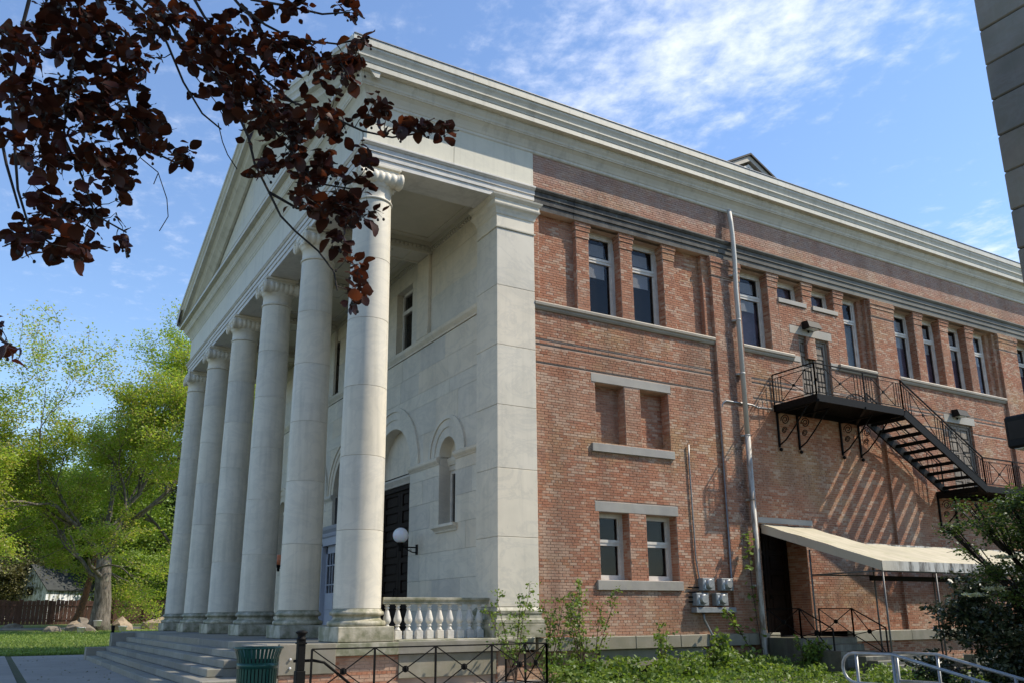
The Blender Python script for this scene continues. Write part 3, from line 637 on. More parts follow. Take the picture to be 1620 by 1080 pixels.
# roof gable seen over the eaves
gm = MB(); zb_, zt_ = 18.0, 23.55; gx, gy, hw = 20.0, 10.0, 4.6
gm.box(gx-hw+.3, gx+hw-.3, gy+.1, gy+3, zb_, 21.3); gb = part('roof_gable', gm, 'limestone', B)
for s in (-1, 1):
    t = MB(); e = Vector((gx+s*hw, gy-.35, zt_-hw*.55)); a = Vector((gx, gy-.35, zt_)); t.obox(e, a-e, Vector((0, 0, -.28)), Vector((0, 3.6, 0))); part('gable_cornice', t, 'limestone', gb)
    t = MB(); off = Vector((0, -.1, .02)); t.obox(e+off, a-e, Vector((0, 0, .1)), Vector((0, 3.8, 0))); part('gable_roofing', t, 'roof_dark', gb)
    t = MB(); e2 = e+Vector((-s*.6, .12, -.42)); t.obox(e2, (a+Vector((0, .12, -.42)))-e2, Vector((0, 0, -.16)), Vector((0, .3, 0))); part('gable_moulding', t, 'marble_white', gb)
t = MB(); t.quad((gx-hw+.3, gy+.02, 21.0), (gx+hw-.3, gy+.02, 21.0), (gx, gy+.02, 23.3)); part('gable_panel', t, 'limestone', gb)
t = MB()
for k in range(9):
    a = k*.7; t.tube([(gx+math.cos(a+i*.5)*(.12+.05*i)+(k-4)*.3, gy-.03, 22.3-abs(k-4)*.2+math.sin(a+i*.5)*(.12+.04*i)) for i in range(8)], .035, 5)
part('carved_ornament', t, 'limestone', gb)

# ---- porch wall of marble blocks with arches
WX = .15; WT = .35
arches = [(2.92, .48, 1.06, 'w'), (6.65, 1.36, 2.0, 'd'), (YM, 1.36, 1.85, 'c'), (YF-6.65, 1.36, 2.0, 'd'), (YF-2.92, .48, 1.06, 'w')]
SPZ = 5.68
upw = [(5.42, 6.6), (YM-.6, YM+.6), (YF-6.6, YF-5.42), (8.3, 9.2), (YF-9.2, YF-8.3)]
def outline(cy, r, zb, n=20): return [(cy-r, zb), (cy+r, zb)]+[(cy+r*math.cos(PI*k/n), SPZ+r*math.sin(PI*k/n)) for k in range(n+1)]
regions = []   # openings cut out of the ashlar (outer archivolt above the string, clear opening below)
def inside(y, z):
    for cy, ri, ro, t in arches:
        zb = 3.87 if t == 'w' else 1.1
        if z > SPZ+.02 and (y-cy)**2+(z-SPZ)**2 < ro**2: return True
        if zb < z <= SPZ+.02 and abs(y-cy) < ri: return True
    for a, c in upw:
        if a < y < c and 9.36 < z < 11.36: return True
    return False
def ashlar(a, c, z0, z1):
    segs = []
    pts = [(a, z0), (c, z0), (c, z1), (a, z1)]; E = [(0, 1), (1, 2), (2, 3), (3, 0)]
    P = [Vector(p) for p in pts]
    for cy, ri, ro, t in arches:
        if cy+ro < a or cy-ro > c: continue
        if z1 > SPZ:
            n0 = len(P); nseg = 28; arc = [Vector((cy+ro*math.cos(PI*k/nseg), SPZ+ro*math.sin(PI*k/nseg))) for k in range(nseg+1)]
            P += arc; E += [(n0+i, n0+i+1) for i in range(nseg)]
            n0 = len(P); P += [Vector((cy-ro, SPZ)), Vector((cy+ro, SPZ))]; E.append((n0, n0+1))
        for sx in (-1, 1):
            n0 = len(P); P += [Vector((cy+sx*ri, 1.0)), Vector((cy+sx*ri, SPZ))]; E.append((n0, n0+1))
        if t == 'w': n0 = len(P); P += [Vector((cy-ri, 3.87)), Vector((cy+ri, 3.87))]; E.append((n0, n0+1))
    for q, w in upw:
        if w > a and q < c and z1 > 9.3:
            n0 = len(P); P += [Vector((q, 9.36)), Vector((w, 9.36)), Vector((w, 11.36)), Vector((q, 11.36))]; E += [(n0, n0+1), (n0+1, n0+2), (n0+2, n0+3), (n0+3, n0)]
    vs, es, fs, *_ = geometry.delaunay_2d_cdt(P, E, [], 0, 1e-4)
    keep = []
    for f in fs:
        cy = sum(vs[i][0] for i in f)/len(f); cz = sum(vs[i][1] for i in f)/len(f)
        if a < cy < c and z0 < cz < z1 and not inside(cy, cz): keep.append(f)
    comps = []
    for f in keep:
        fs_ = set(f); hit = [q for q in comps if len(q[0] & fs_) >= 2]; m0 = (set(fs_), [f])
        for q in hit: m0[0].update(q[0]); m0[1].extend(q[1]); comps.remove(q)
        comps.append(m0)
    for q in comps: ashpiece(q[1], vs)
def ashpiece(keep, vs):
    bm = bmesh.new(); bv = {}
    j = random.uniform(-.003, .003)
    for f in keep:
        for i in f:
            if i not in bv: bv[i] = bm.verts.new((WX+j, vs[i][0], vs[i][1]))
        try: bm.faces.new([bv[i] for i in f])
        except ValueError: pass
    r = bmesh.ops.extrude_face_region(bm, geom=bm.faces[:]); 
    bmesh.ops.translate(bm, vec=(WT, 0, 0), verts=[v for v in r['geom'] if isinstance(v, bmesh.types.BMVert)])
    bmesh.ops.recalc_face_normals(bm, faces=bm.faces[:])
    mb = MB(); mb.addbm(bm); part('marble_block', mb, 'marble', B)
rowz = [1.1, 1.72, 2.5, 3.2, 3.87, 4.55, 5.2, SPZ+.0, 6.5, 7.35, 7.75, 8.4, 9.06]
for r in range(len(rowz)-1):
    y = 1.04-(r % 2)*.8; 
    while y < YF-1.04:
        L = random.choice((1.3, 1.6, 1.9)) if r not in (9,) else 2.6; a, c = max(y, 1.04), min(y+L, YF-1.04)
        if c-a > .02: ashlar(a+.003, c-.003, rowz[r]+.003, rowz[r+1]-.003)
        y += L
for (a, c) in [(1.04, 4.1), (4.1, 4.88), (4.88, 5.42), (6.6, 8.1), (8.1, 8.3), (9.2, 9.93), (YM+.6, YF-9.2), (YF-8.3, YF-6.6), (YF-5.42, YF-4.88), (YF-4.88, YF-4.1), (YF-4.1, YF-1.04), (5.42, 6.6), (8.3, 9.2), (YM-.6, YM+.6), (YF-9.2, YF-8.3), (YF-6.6, YF-5.42)]:
    for z0, z1 in ((9.32, 10.4), (10.4, 11.36), (11.36, 12.0)): ashlar(a+.003, c-.003, z0+.003, z1-.003)
for cy in (4.49, YF-4.49, 8.52, YF-8.52): part('wall_pilaster', MB().box(WX-.10, WX, cy-.38, cy+.38, 9.33, 11.78, .008), 'marble', B)
# archivolts, strings, recessed lunettes
for cy, ri, ro, t in arches:
    nseg = 32
    bands = [(ri, ri+(ro-ri)*.45, .0), (ri+(ro-ri)*.45, ri+(ro-ri)*.82, -.025), (ri+(ro-ri)*.82, ro, -.06)]
    mb = MB()
    for a, c, dx in bands:
        for k in range(nseg):
            t0, t1 = PI*k/nseg, PI*(k+1)/nseg
            P0 = [(WX+dx, cy+r_*math.cos(tt), SPZ+.02+r_*math.sin(tt)*(ro-.02)/ro) for r_, tt in ((a, t0), (c, t0), (c, t1), (a, t1))]; mb.quad(*P0)
            mb.quad(P0[0], P0[3], (WX+.35, *P0[3][1:]), (WX+.35, *P0[0][1:])); mb.quad(P0[1], P0[2], (WX+.05, *P0[2][1:]), (WX+.05, *P0[1][1:]))
    part('arch_moulding', mb, 'marble', B)
    # tympanum/back of the niche
    mb = MB(); mb.quad(*[(WX+.34, cy+ri*1.02*math.cos(PI*k/24), SPZ+ri*1.02*math.sin(PI*k/24)) for k in range(25)]); part('lunette', mb, 'marble' if t != 'c' else 'dark_door', B)
    mb = MB(); yb = 3.87 if t == 'w' else 1.1
    for s in (-1, 1): part('jamb', MB().box(WX+.01, WX+.72, cy+s*(ri-.006), cy+s*(ri+.02), yb, SPZ), 'marble', B)
    if t == 'w':
        part('window_head', MB().box(WX+.30, WX+.7, cy-ri, cy+ri, 5.34, SPZ+.02), 'marble', B); w = part('window', MB().box(WX+.34, WX+.42, cy-ri, cy-ri+.09, 3.9, 5.34).box(WX+.34, WX+.42, cy+ri-.09, cy+ri, 3.9, 5.34).box(WX+.34, WX+.42, cy-ri+.09, cy+ri-.09, 5.25, 5.34).box(WX+.34, WX+.42, cy-ri+.09, cy+ri-.09, 3.88, 3.97), 'white_wood', B)
        part('pane', MB().box(WX+.38, WX+.385, cy-ri+.09, cy+ri-.09, 3.97, 5.25), 'glass', w); part('curtain', MB().box(WX+.55, WX+.56, cy-ri, cy+ri, 3.9, 5.6), 'interior_dark', w)
        part('window_sill', MB().sweep([(-.1, 3.68), (.04, 3.68), (.05, 3.72), (.10, 3.77), (.15, 3.80), (.15, 3.87), (-.6, 3.87)], lambda o: [(WX-o, cy+ri+.13+o*.3), (WX-o, cy-ri-.13-o*.3)]), 'marble', B)
    elif t == 'd':
        d = part('door', MB().box(WX+.24, WX+.40, cy-ri, cy-ri+.1, 1.1, 5.3).box(WX+.24, WX+.40, cy+ri-.1, cy+ri, 1.1, 5.3).box(WX+.24, WX+.4, cy-ri, cy+ri, 5.2, 5.34), 'dark_door', B)
        for s in (0, 1):
            a = cy-ri+.1+s*(ri-.1)+.006; c = a+ri-.1-.012; m_ = MB(); m_.box(WX+.36, WX+.38, a, c, 1.1, 5.2); st = .16
            m_.box(WX+.31, WX+.36, a, a+st, 1.1, 5.2).box(WX+.31, WX+.36, c-st, c, 1.1, 5.2)
            for k in range(9): m_.box(WX+.31, WX+.36, a+st, c-st, 1.1+k*.5, 1.1+k*.5+.14)
            part('door_leaf', m_, 'dark_door', d)
            for k in range(8): part('door_panel', MB().box(WX+.325, WX+.36, a+st+.05, c-st-.05, 1.1+k*.5+.19, 1.1+(k+1)*.5-.05, .015), 'dark_door', d)
        part('handle', MB().tube([(WX+.28, cy+.12, 2.0), (WX+.22, cy+.12, 2.02), (WX+.22, cy+.12, 2.35), (WX+.28, cy+.12, 2.37)], .02, 6), 'iron_black', d)
        part('door_head', MB().sweep([(-.2, 5.34), (.02, 5.34), (.04, 5.40), (.07, 5.45), (.1, 5.5), (.1, 5.56), (-.3, 5.56)], lambda o: [(WX+.22-o, cy+ri), (WX+.22-o, cy-ri)]), 'marble', B)
    else:
        d = part('door', MB().box(WX-.35, WX+.3, cy-ri, cy-ri+.22, 1.1, 4.0).box(WX-.35, WX+.3, cy+ri-.22, cy+ri, 1.1, 4.0).box(WX-.25, WX+.3, cy-.1, cy+.1, 1.1, 4.0), 'blue_white_paint', B, 'pale painted entrance enclosure with a glazed door')
        part('door_entablature', MB().sweep([(-.3, 3.9), (.0, 3.9), (.0, 4.15), (.03, 4.18), (.03, 4.3), (.12, 4.4), (.16, 4.5), (-.3, 4.55)], lambda o: [(WX+.3, cy+ri+o), (WX-.35-o, cy+ri+o), (WX-.35-o, cy-ri-o), (WX+.3, cy-ri-o)]), 'blue_white_paint', d)
        part('dentils', (lambda mm: [mm.box(WX-.40, WX-.35, cy-ri+k*.12, cy-ri+k*.12+.07, 4.18, 4.27) for k in range(23)] and mm)(MB()), 'blue_white_paint', d, kind='stuff')
        for s in (-1, 1):
            a, c = (cy-ri+.22, cy-.1) if s < 0 else (cy+.1, cy+ri-.22)
            m_ = MB(); X0 = WX-.2; m_.box(X0, X0+.06, a, c, 1.1, 2.35).box(X0, X0+.06, a, a+.13, 2.35, 3.9).box(X0, X0+.06, c-.13, c, 2.35, 3.9).box(X0, X0+.06, a, c, 3.65, 3.9)
            for zz in (1.25, 1.82): m_.box(X0-.02, X0, a+.15, c-.15, zz, zz+.42, .008)
            for k in range(1, 3): yy = a+.13+(c-a-.26)*k/3; m_.box(X0, X0+.05, yy-.018, yy+.018, 2.35, 3.65)
            for zz in (2.62, 3.25): m_.box(X0, X0+.05, a+.13, c-.13, zz-.018, zz+.018)
            part('door_leaf', m_, 'blue_white_paint', d); part('pane', MB().box(X0+.03, X0+.035, a+.13, c-.13, 2.35, 3.65), 'glass', d)
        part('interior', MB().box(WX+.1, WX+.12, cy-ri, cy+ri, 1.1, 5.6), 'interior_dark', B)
# string course at the springing, broken by openings
SPp = [(-.05, 5.50), (.02, 5.50), (.03, 5.53), (.06, 5.56), (.085, 5.60), (.09, 5.66), (.06, 5.70), (-.05, 5.71)]
ed = [1.04]+sum([[cy-ri, cy+ri] for cy, ri, ro, t in arches], [])+[YF-1.04]
for a, c in zip(ed[0::2], ed[1::2]): part('string_course', MB().sweep(SPp, lambda o: [(WX-o, c), (WX-o, a)]), 'marble', B)
for cy, ri, ro, t in arches:
    if t == 'w': part('string_course', MB().sweep([(o*.5, z-.02) for o, z in SPp], lambda o: [(WX+.28-o, cy+ri), (WX+.28-o, cy-ri)]), 'marble', B)
US = [(-.05, 9.08), (.02, 9.08), (.03, 9.12), (.06, 9.16), (.10, 9.22), (.12, 9.30), (.10, 9.32), (-.05, 9.32)]
for k in range(8):
    a = 1.04+(YF-2.08)*k/8; c = 1.04+(YF-2.08)*(k+1)/8-.004; part('string_course', MB().sweep(US, lambda o: [(WX-o, c), (WX-o, a)]), 'marble', B)
for a, c in upw:
    w = part('window', MB().box(WX+.2, WX+.3, a, a+.09, 9.36, 11.36).box(WX+.2, WX+.3, c-.09, c, 9.36, 11.36).box(WX+.2, WX+.3, a, c, 11.27, 11.36).box(WX+.2, WX+.3, a, c, 9.36, 9.45).box(WX+.19, WX+.3, a, c, 10.66, 10.78), 'white_wood', B)
    part('pane', MB().box(WX+.25, WX+.255, a+.09, c-.09, 9.45, 10.66).box(WX+.25, WX+.255, a+.09, c-.09, 10.78, 11.27), 'glass', w)
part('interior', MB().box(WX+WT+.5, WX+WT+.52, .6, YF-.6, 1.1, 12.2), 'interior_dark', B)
# ---- portico ceiling: beams and coffers
part('porch_ceiling', MB().box(AX+.5, WX+.2, .5, YF-.5, 12.12, 12.2), 'ceiling_plaster', B)
for k in range(6):
    y = CY0+CS*k
    if 0 < k < 5:
        part('ceiling_beam', MB().box(-2.64, WX, y-.43, y+.43, 11.80, 12.12, .01), 'ceiling_plaster', B)
        mb = MB()
        for s in (-1, 1):
            mb.box(-2.6, WX-.05, y+s*.43, y+s*.5, 11.98, 12.119); i = 0
            while i*.13 < 2.55: mb.box(-2.58+i*.13, -2.58+i*.13+.075, y+s*.43, y+s*.49, 11.87, 11.96); i += 1
        part('dentils', mb, 'ceiling_plaster', B, kind='stuff')
        mb = MB()
        for i in range(5): mb.box(-2.55+i*.52, -2.55+i*.52+.09, y-.33, y+.33, 11.775, 11.80)
        for s in (-1, 1): mb.box(-2.6, WX-.05, y+s*.33, y+s*.42, 11.775, 11.80)
        part('beam_coffers', mb, 'ceiling_plaster', B)
    if k < 5:
        y0, y1 = y+.5, y+CS-.5
        mb = MB(); mb.box(-2.45, WX-.2, y0+.15, y0+.25, 12.09, 12.12).box(-2.45, WX-.2, y1-.25, y1-.15, 12.09, 12.12).box(-2.45, -2.35, y0+.25, y1-.25, 12.09, 12.12).box(WX-.3, WX-.2, y0+.25, y1-.25, 12.09, 12.12)
        part('ceiling_frame', mb, 'ceiling_plaster', B)
        mb = MB(); i = 0
        mb.box(WX-.09, WX, y0, y1, 11.98, 12.119)
        while y0+i*.13 < y1: mb.box(WX-.08, WX, y0+i*.13, y0+i*.13+.075, 11.87, 11.96); mb.box(-2.64, -2.58, y0+i*.13, y0+i*.13+.075, 11.87, 11.96); i += 1
        part('dentils', mb, 'ceiling_plaster', B, kind='stuff')
for yy in (.0, YF-.87):       # open coffers in the soffit of the side beams
    part('soffit_panel', MB().box(-2.63, .0, yy+.10, yy+.8, 11.90, 11.93), 'ceiling_plaster', B)
    part('ceiling_beam', MB().box(-2.64, WX, yy+.72, yy+.86, 11.79, 12.12).box(-2.64, WX, yy+.02, yy+.12, 11.79, 12.1), 'ceiling_plaster', B)
    for i in range(5): part('soffit_bar', MB().box(-2.5+i*.56, -2.5+i*.56+.12, yy+.12, yy+.72, 11.80, 11.90), 'ceiling_plaster', B)
# ---- stylobate and steps
for k in range(7): part('stylobate_slab', MB().box(-5.1, .3, 0.001+k*3.0-.14*(k == 0), 3.0*(k+1)-.005, .85, 1.095, .01), 'step_stone', B)
part('stylobate_slab', MB().box(-3.75, -2.42, -.16, -.15+.1, .845, 1.09, .01), 'marble_weathered', B, 'mossy slab edge under the nearest column'); part('stylobate_slab', MB().box(-2.41, .9, -.13, .9, .85, 1.125, .012), 'marble_weathered', B, 'mossy slab edge under the balustrade')
part('stylobate_wall', MB().box(-4.9, .2, .01, YF+.2, -.2, .85), 'mortar', B)
ST = thing('stone_steps', 'broad flight of grey stone steps leading up to the columned portico', 'steps')
zt_ = [1.095, .946, .797, .648, .499, .349]; xe = [-5.1, -5.4, -5.7, -6.0, -6.3, -6.6]
for i in range(1, 6):
    y = .62 if i < 4 else -.3; j = 0
    while y < 17.2:
        L = random.uniform(1.5, 2.6); y2 = min(y+L, 17.2); part('step_block', MB().box(xe[i], xe[i-1]+.02 if i > 1 else -5.1+.0-.002, y+.002, y2-.002, zt_[i]-.147, zt_[i], .012), 'step_stone', ST); y = y2
part('step_core', MB().box(-5.43, -4.9, .628, 17.1, -.1, .79).box(-5.99, -5.43, .628, 17.1, -.1, .495).box(-5.69, -5.431, .628, 17.1, .4, .645).box(-6.3, -5.9, .1, 17.1, -.1, .34), 'step_stone', ST)
y = .0
for (a, c, z1) in ((-6.62, -5.85, .62), (-5.85, -5.0, 1.10)): part('cheek_block', MB().box(a, c, 17.2, 17.75, -.1, z1, .015), 'step_stone', ST)
part('cheek_block', MB().box(-4.88, -3.76, -.22, .0, .53, 1.095, .012), 'brownstone', ST, 'brown stained end block of the landing with two white bolts')
part('cheek_block', MB().box(-6.28, -4.9, -.32, .61, -.1, .498, .02), 'step_stone', ST)
part('cheek_block', MB().box(-5.38, -4.89, -.2, .61, .5, 1.08, .012), 'step_stone', ST); part('step_core', MB().box(-6.0, -4.95, .0, .75, .0, .49).box(-5.4, -4.9, .55, .8, .3, .94), 'step_stone', ST)
for z in (.66, .82): part('bolt', MB().lathe([(.022, 0), (.022, -.03), (.01, -.035)], (-4.66, -.222, z), 8, 'y'), 'bucket_white', ST)

# ---- all bricks: the 300 largest in view as parts, the rest as one mass
c, u, v, n_ = (np.concatenate(BR[k]) for k in ('c', 'u', 'v', 'n')); 
dc = c-np.array(CP); dep = dc @ np.array(FW); sx = 810+1350.4*(dc @ np.array(RT2))/dep; sy = 607.5-1350.4*(dc @ np.array(UP2))/dep
face = (np.linalg.norm(u, axis=1)*np.linalg.norm(v, axis=1))*np.abs(np.einsum('ij,ij->i', dc, n_/np.linalg.norm(n_, axis=1)[:, None]))/dep**3
vis = (sx > 0) & (sx < 1620) & (sy > 0) & (sy < 1076) & (np.einsum('ij,ij->i', dc, n_) < 0)
vis &= ~((c[:, 0] > -2.3) & (c[:, 0] < .1) & (c[:, 2] < .4))
order = np.argsort(-np.where(vis, face, 0)); top = order[:300]; rest = order[300:]
def brickmesh(idx, name):
    C_, U_, V_, N_ = c[idx], u[idx], v[idx], n_[idx]; k = len(idx)
    P = np.stack([C_-U_-V_, C_+U_-V_, C_+U_+V_, C_-U_+V_, C_-U_*.985-V_*.94+N_, C_+U_*.985-V_*.94+N_, C_+U_*.985+V_*.94+N_, C_-U_*.985+V_*.94+N_], 1).reshape(-1, 3)
    f = np.array([[4, 5, 6, 7], [0, 1, 5, 4], [1, 2, 6, 5], [2, 3, 7, 6], [3, 0, 4, 7]]); F = (np.arange(k)[:, None, None]*8+f[None]).reshape(-1, 4); return npmesh(name, P, F, 'brick')
o = link(bpy.data.objects.new('brickwork', brickmesh(rest, 'brickwork'))); o.parent = B; o['kind'] = 'stuff'
for i in top: o = link(bpy.data.objects.new('brick', brickmesh(np.array([i]), 'brick'))); o.parent = B
part('wall', BACK, 'mortar', B)
# a dark shell inside, so no daylight leaks through
part('inner_wall', MB().box(1.3, XE-.1, 1.4, YF-1.4, .3, 14.0), 'interior_dark', B)

# ------------------------------------------------------------------ things on the building
# balustrade
T = thing('balustrade', 'short marble balustrade between the nearest column and the corner pier', 'balustrade', (-2.45, .5, 1.125))
rp = [(-.06, .72), (.09, .72), (.095, .74), (.085, .76), (.10, .79), (.125, .81), (.13, .85), (.11, .86), (-.06, .86)]
part('top_rail', MB().sweep(rp, lambda o: [(-.1, o), (-.1, -o), (2.45, -o), (2.45, o)]), 'marble_weathered', T)
bal = MB().lathe([(.07, .0), (.07, .17)], n=4, sm=False); bal = MB(); bal.box(-.078, .078, -.078, .078, 0, .17, .006)
bal.lathe([(.075, .17), (.06, .20), (.035, .245), (.032, .26), (.055, .27), (.058, .285), (.035, .295), (.05, .315), (.078, .355), (.086, .39), (.082, .43), (.062, .50), (.042, .58), (.033, .62), (.05, .63), (.052, .645), (.036, .655), (.036, .675), (.055, .69), (.06, .715)], n=16); bal = bal.mesh('baluster', 'marble_white')
for k in range(10): o = part('baluster', bal, None, T); o.location = (.03+k*.247, 0, 0)
# globe lamps on brackets
def globe(y, z, mat, label):
    T = thing('globe_wall_lamp', label, 'wall lamp', (WX, y, z), 0, 'globe lamps on the porch wall')
    part('wall_plate', MB().box(-.035, -.001, -.05, .05, -.17, .10, .005), 'iron_black', T)
    part('bracket', MB().tube([(-.03, 0, .02), (-.5, 0, .02)], .018, 6).tube([(-.03, 0, -.12), (-.14, 0, -.11), (-.28, 0, -.05), (-.36, 0, .01)], .015, 6).tube([(-.2, 0, -.02), (-.24, 0, -.04), (-.22, 0, -.07), (-.17, 0, -.05), (-.2, 0, -.02)], .008, 5), 'iron_black', T)
    part('fitter', MB().lathe([(.03, -.12), (.05, -.1), (.05, .0), (.08, .06), (.12, .10), (.11, .115)], (-.5, 0, 0.02), 16), 'iron_black', T)
    part('globe', MB().lathe([(.21*math.sin(PI*k/18), -.21*math.cos(PI*k/18)) for k in range(1, 18)], (-.5, 0, .33), 28), mat, T)
globe(4.69, 3.38, 'globe_white', 'white glass globe lamp on a black bracket beside the dark door near the corner')
globe(YF-4.69, 3.38, 'globe_orange', 'orange globe lamp half hidden behind the second and third columns')
# downspout
T = thing('downspout', 'tall pale metal downspout running down the brick pilaster', 'drainpipe', (8.0, -.1, .2))
dsp = [(0, .05, 13.15), (-.01, .0, 12.7), (-.01, -.02, 12.3), (0, -.02, 11.5), (.0, .0, 11.1), (.0, .02, 10.6), (-.0, .02, 6.2)]
part('pipe', MB().tube([(p[0], p[1]-.07, p[2]) for p in dsp], .068, 12), 'pipe_metal', T); part('pipe', MB().tube([(0, -.05, 6.25), (.0, -.05, 1.05), (.02, -.06, .1), (.02, -.08, -.1)], .075, 12), 'pipe_metal', T)
for z in (11.0, 9.6, 8.0, 6.2, 4.4, 2.1): part('strap', MB().lathe([(.078, 0), (.078, .05)], (0, -.05, z), 12).box(-.12, .12, .0, .09, z, z+.05), 'pipe_metal', T)
# conduits and meters
T = thing('electric_meters', 'cluster of four grey electric meters on a shelf on the brick wall', 'meters', (6.4, wy, 1.6))
part('shelf', MB().box(-.66, .72, -.22, -.015, .03, .16, .006), 'meter_grey', T)
for i, (mx0, mz0) in enumerate([(-.38, .58), (.28, .58), (-.62, .2), (.06, .2)]):
    q = part('meter', MB().box(mx0, mx0+.42, -.2, -.015, mz0, mz0+.32, .012), 'meter_grey', T)
    part('meter_glass', MB().lathe([(.13, 0), (.13, -.05), (.10, -.09)], (mx0+.21, -.2, mz0+.17), 16, 'y'), 'galvanised', q); part('meter_dial', MB().box(mx0+.06, mx0+.1, -.21, -.2, mz0+.05, mz0+.26), 'reflection_dial_white', q)
part('conduit', MB().tube([(-.45, -.06, 4.40), (-.46, -.05, 3.9), (-.43, -.05, 1.4), (-.36, -.05, .95), (-.3, -.08, .7), (-.3, -.08, .16)], .022, 6), 'conduit_grey', T)
part('conduit', MB().tube([(2.85, -.12, 5.75), (2.2, -.14, 5.72), (2.0, -.12, 5.78), (1.0, -.12, 5.78), (.9, -.1, 5.72), (.83, -.08, 5.55), (.80, -.06, 5.2), (.78, -.06, .9), (.66, -.09, .75)], .03, 8), 'conduit_grey', T)
part('conduit', MB().tube([(-.35, -.12, .03), (-.33, -.12, -.15), (-.22, -.14, -.35), (-.18, -.2, -.5), (-.18, -.2, -1.2)], .032, 8), 'conduit_grey', T)
part('conduit', MB().tube([(.0, -.2, -1.15), (.9, -.2, -1.12)], .04, 8), 'conduit_grey', T)
for k in range(4): part('service_pipe', MB().tube([(-.75, -.05, .3+k*.12), (-.4, -.05, .3+k*.12)], .02, 6), 'iron_black', T)
# floodlights over the escape doors
for (x, z, lb) in ((11.25, D1[3]+.33, 'small dark floodlight above the upper fire escape door'), (18.5, D2[3]+.34, 'small dark floodlight above the lower fire escape door')):
    T = thing('floodlight', lb, 'floodlight', (x, wy, z), 0, 'floodlights over the escape doors')
    m_ = MB(); pts = [(-.28, -.0), (-.16, -.14), (.2, -.14), (.28, 0)]
    bm = bmesh.new(); vs = [bm.verts.new(p) for p in [(-.26, -.01, -.12), (.26, -.01, -.12), (.30, -.34, -.13), (-.30, -.34, -.13), (-.24, -.01, .13), (.24, -.01, .13), (.26, -.24, .10), (-.26, -.24, .10)]]
    for f in ((0, 1, 2, 3), (7, 6, 5, 4), (0, 4, 5, 1), (1, 5, 6, 2), (2, 6, 7, 3), (3, 7, 4, 0)): bm.faces.new([vs[i] for i in f])
    bmesh.ops.recalc_face_normals(bm, faces=bm.faces[:]); m_.addbm(bm); part('housing', m_, 'lamp_black', T); part('lens', MB().box(-.2, .2, -.30, -.08, -.137, -.133), 'globe_white', T); part('stem', MB().tube([(0, -.02, -.12), (0, -.03, -.2)], .03, 6), 'lamp_black', T)

# ------------------------------------------------------------------ fire escape
T = thing('fire_escape', 'black wrought iron fire escape with two landings and a flight of open treads', 'fire escape')
FD = 1.5; P1 = (9.42, 13.25, 7.52); P2 = (16.98, 22.0, 5.46)
def rosette(m_, c, n=(0, 1, 0), r=.05):
    c = Vector(c); n = Vector(n); q = n.orthogonal().normalized(); w = n.cross(q)
    m_.tube([c-n*.02, c+n*.02], r, 10)
def railpanel(root, a, b_, h, kind='X', th=.022, posts=(1, 1), drop=None):
    """a, b_ : foot points; panel of top rail, sub rail, bottom rail, cross bars with a rosette and close side bars"""
    a, b_ = Vector(a), Vector(b_); up = Vector((0, 0, h)); d = b_-a; L = d.length; nrm = Vector((d.y, -d.x, 0)).normalized()
    part('top_rail', MB().bar(a+up, b_+up, .04, .03), 'iron_black', root); part('rail', MB().bar(a+up*.87, b_+up*.87, th*.8), 'iron_black', root); part('bottom_rail', MB().bar(a+up*.08, b_+up*.08, th), 'iron_black', root)
    for q, on in ((a, posts[0]), (b_, posts[1])):
        if on: part('post', MB().bar(q, q+up, .035), 'iron_black', root)
    k = .2
    for t in (k*.33, k*.66, k, 1-k, 1-k*.66, 1-k*.33): p = a+d*t; part('baluster', MB().bar(p+up*.08, p+up*.87, th*.8), 'iron_black', root)
    i0, i1 = a+d*k, a+d*(1-k)
    m_ = MB(); m_.bar(i0+up*.08, i1+up*.87, th*.8).bar(i0+up*.87, i1+up*.08, th*.8); part('cross_bar', m_, 'iron_black', root)
    m_ = MB(); rosette(m_, (i0+i1)/2+up*.475, nrm, .045); part('rosette', m_, 'iron_black', root)
part('landing_frame', MB().box(P1[0], P1[1], -FD, -FD+.06, 7.31, 7.52).box(P1[0], P1[0]+.06, -FD+.06, .09, 7.31, 7.52).box(P1[1]-.06, P1[1], -FD+.06, .09, 7.31, 7.50).box(P1[0], P1[1], .03, .09, 7.31, 7.5), 'iron_black', T)
m_ = MB(); x = P1[0]+.08
while x < P1[1]-.08: m_.box(x, x+.05, -FD+.06, .03, 7.47, 7.50); x += .062
part('landing_grating', m_, 'iron_black', T)
part('cross_beam', MB().bar((P1[0], -FD, 7.33), (P1[0]+1.6, .05, 7.33), .08).bar((P1[0]+2, -FD, 7.33), (P1[0]+3.6, .05, 7.33), .08), 'iron_black', T)
H = .92
railpanel(T, (P1[0], .05, 7.5), (P1[0], -FD+.02, 7.5), H)
railpanel(T, (P1[0], -FD+.02, 7.5), (P1[0]+2.1, -FD+.02, 7.5), H, posts=(1, 1)); railpanel(T, (P1[0]+2.1, -FD+.02, 7.5), (P1[1], -FD+.02, 7.5), H, posts=(0, 1))
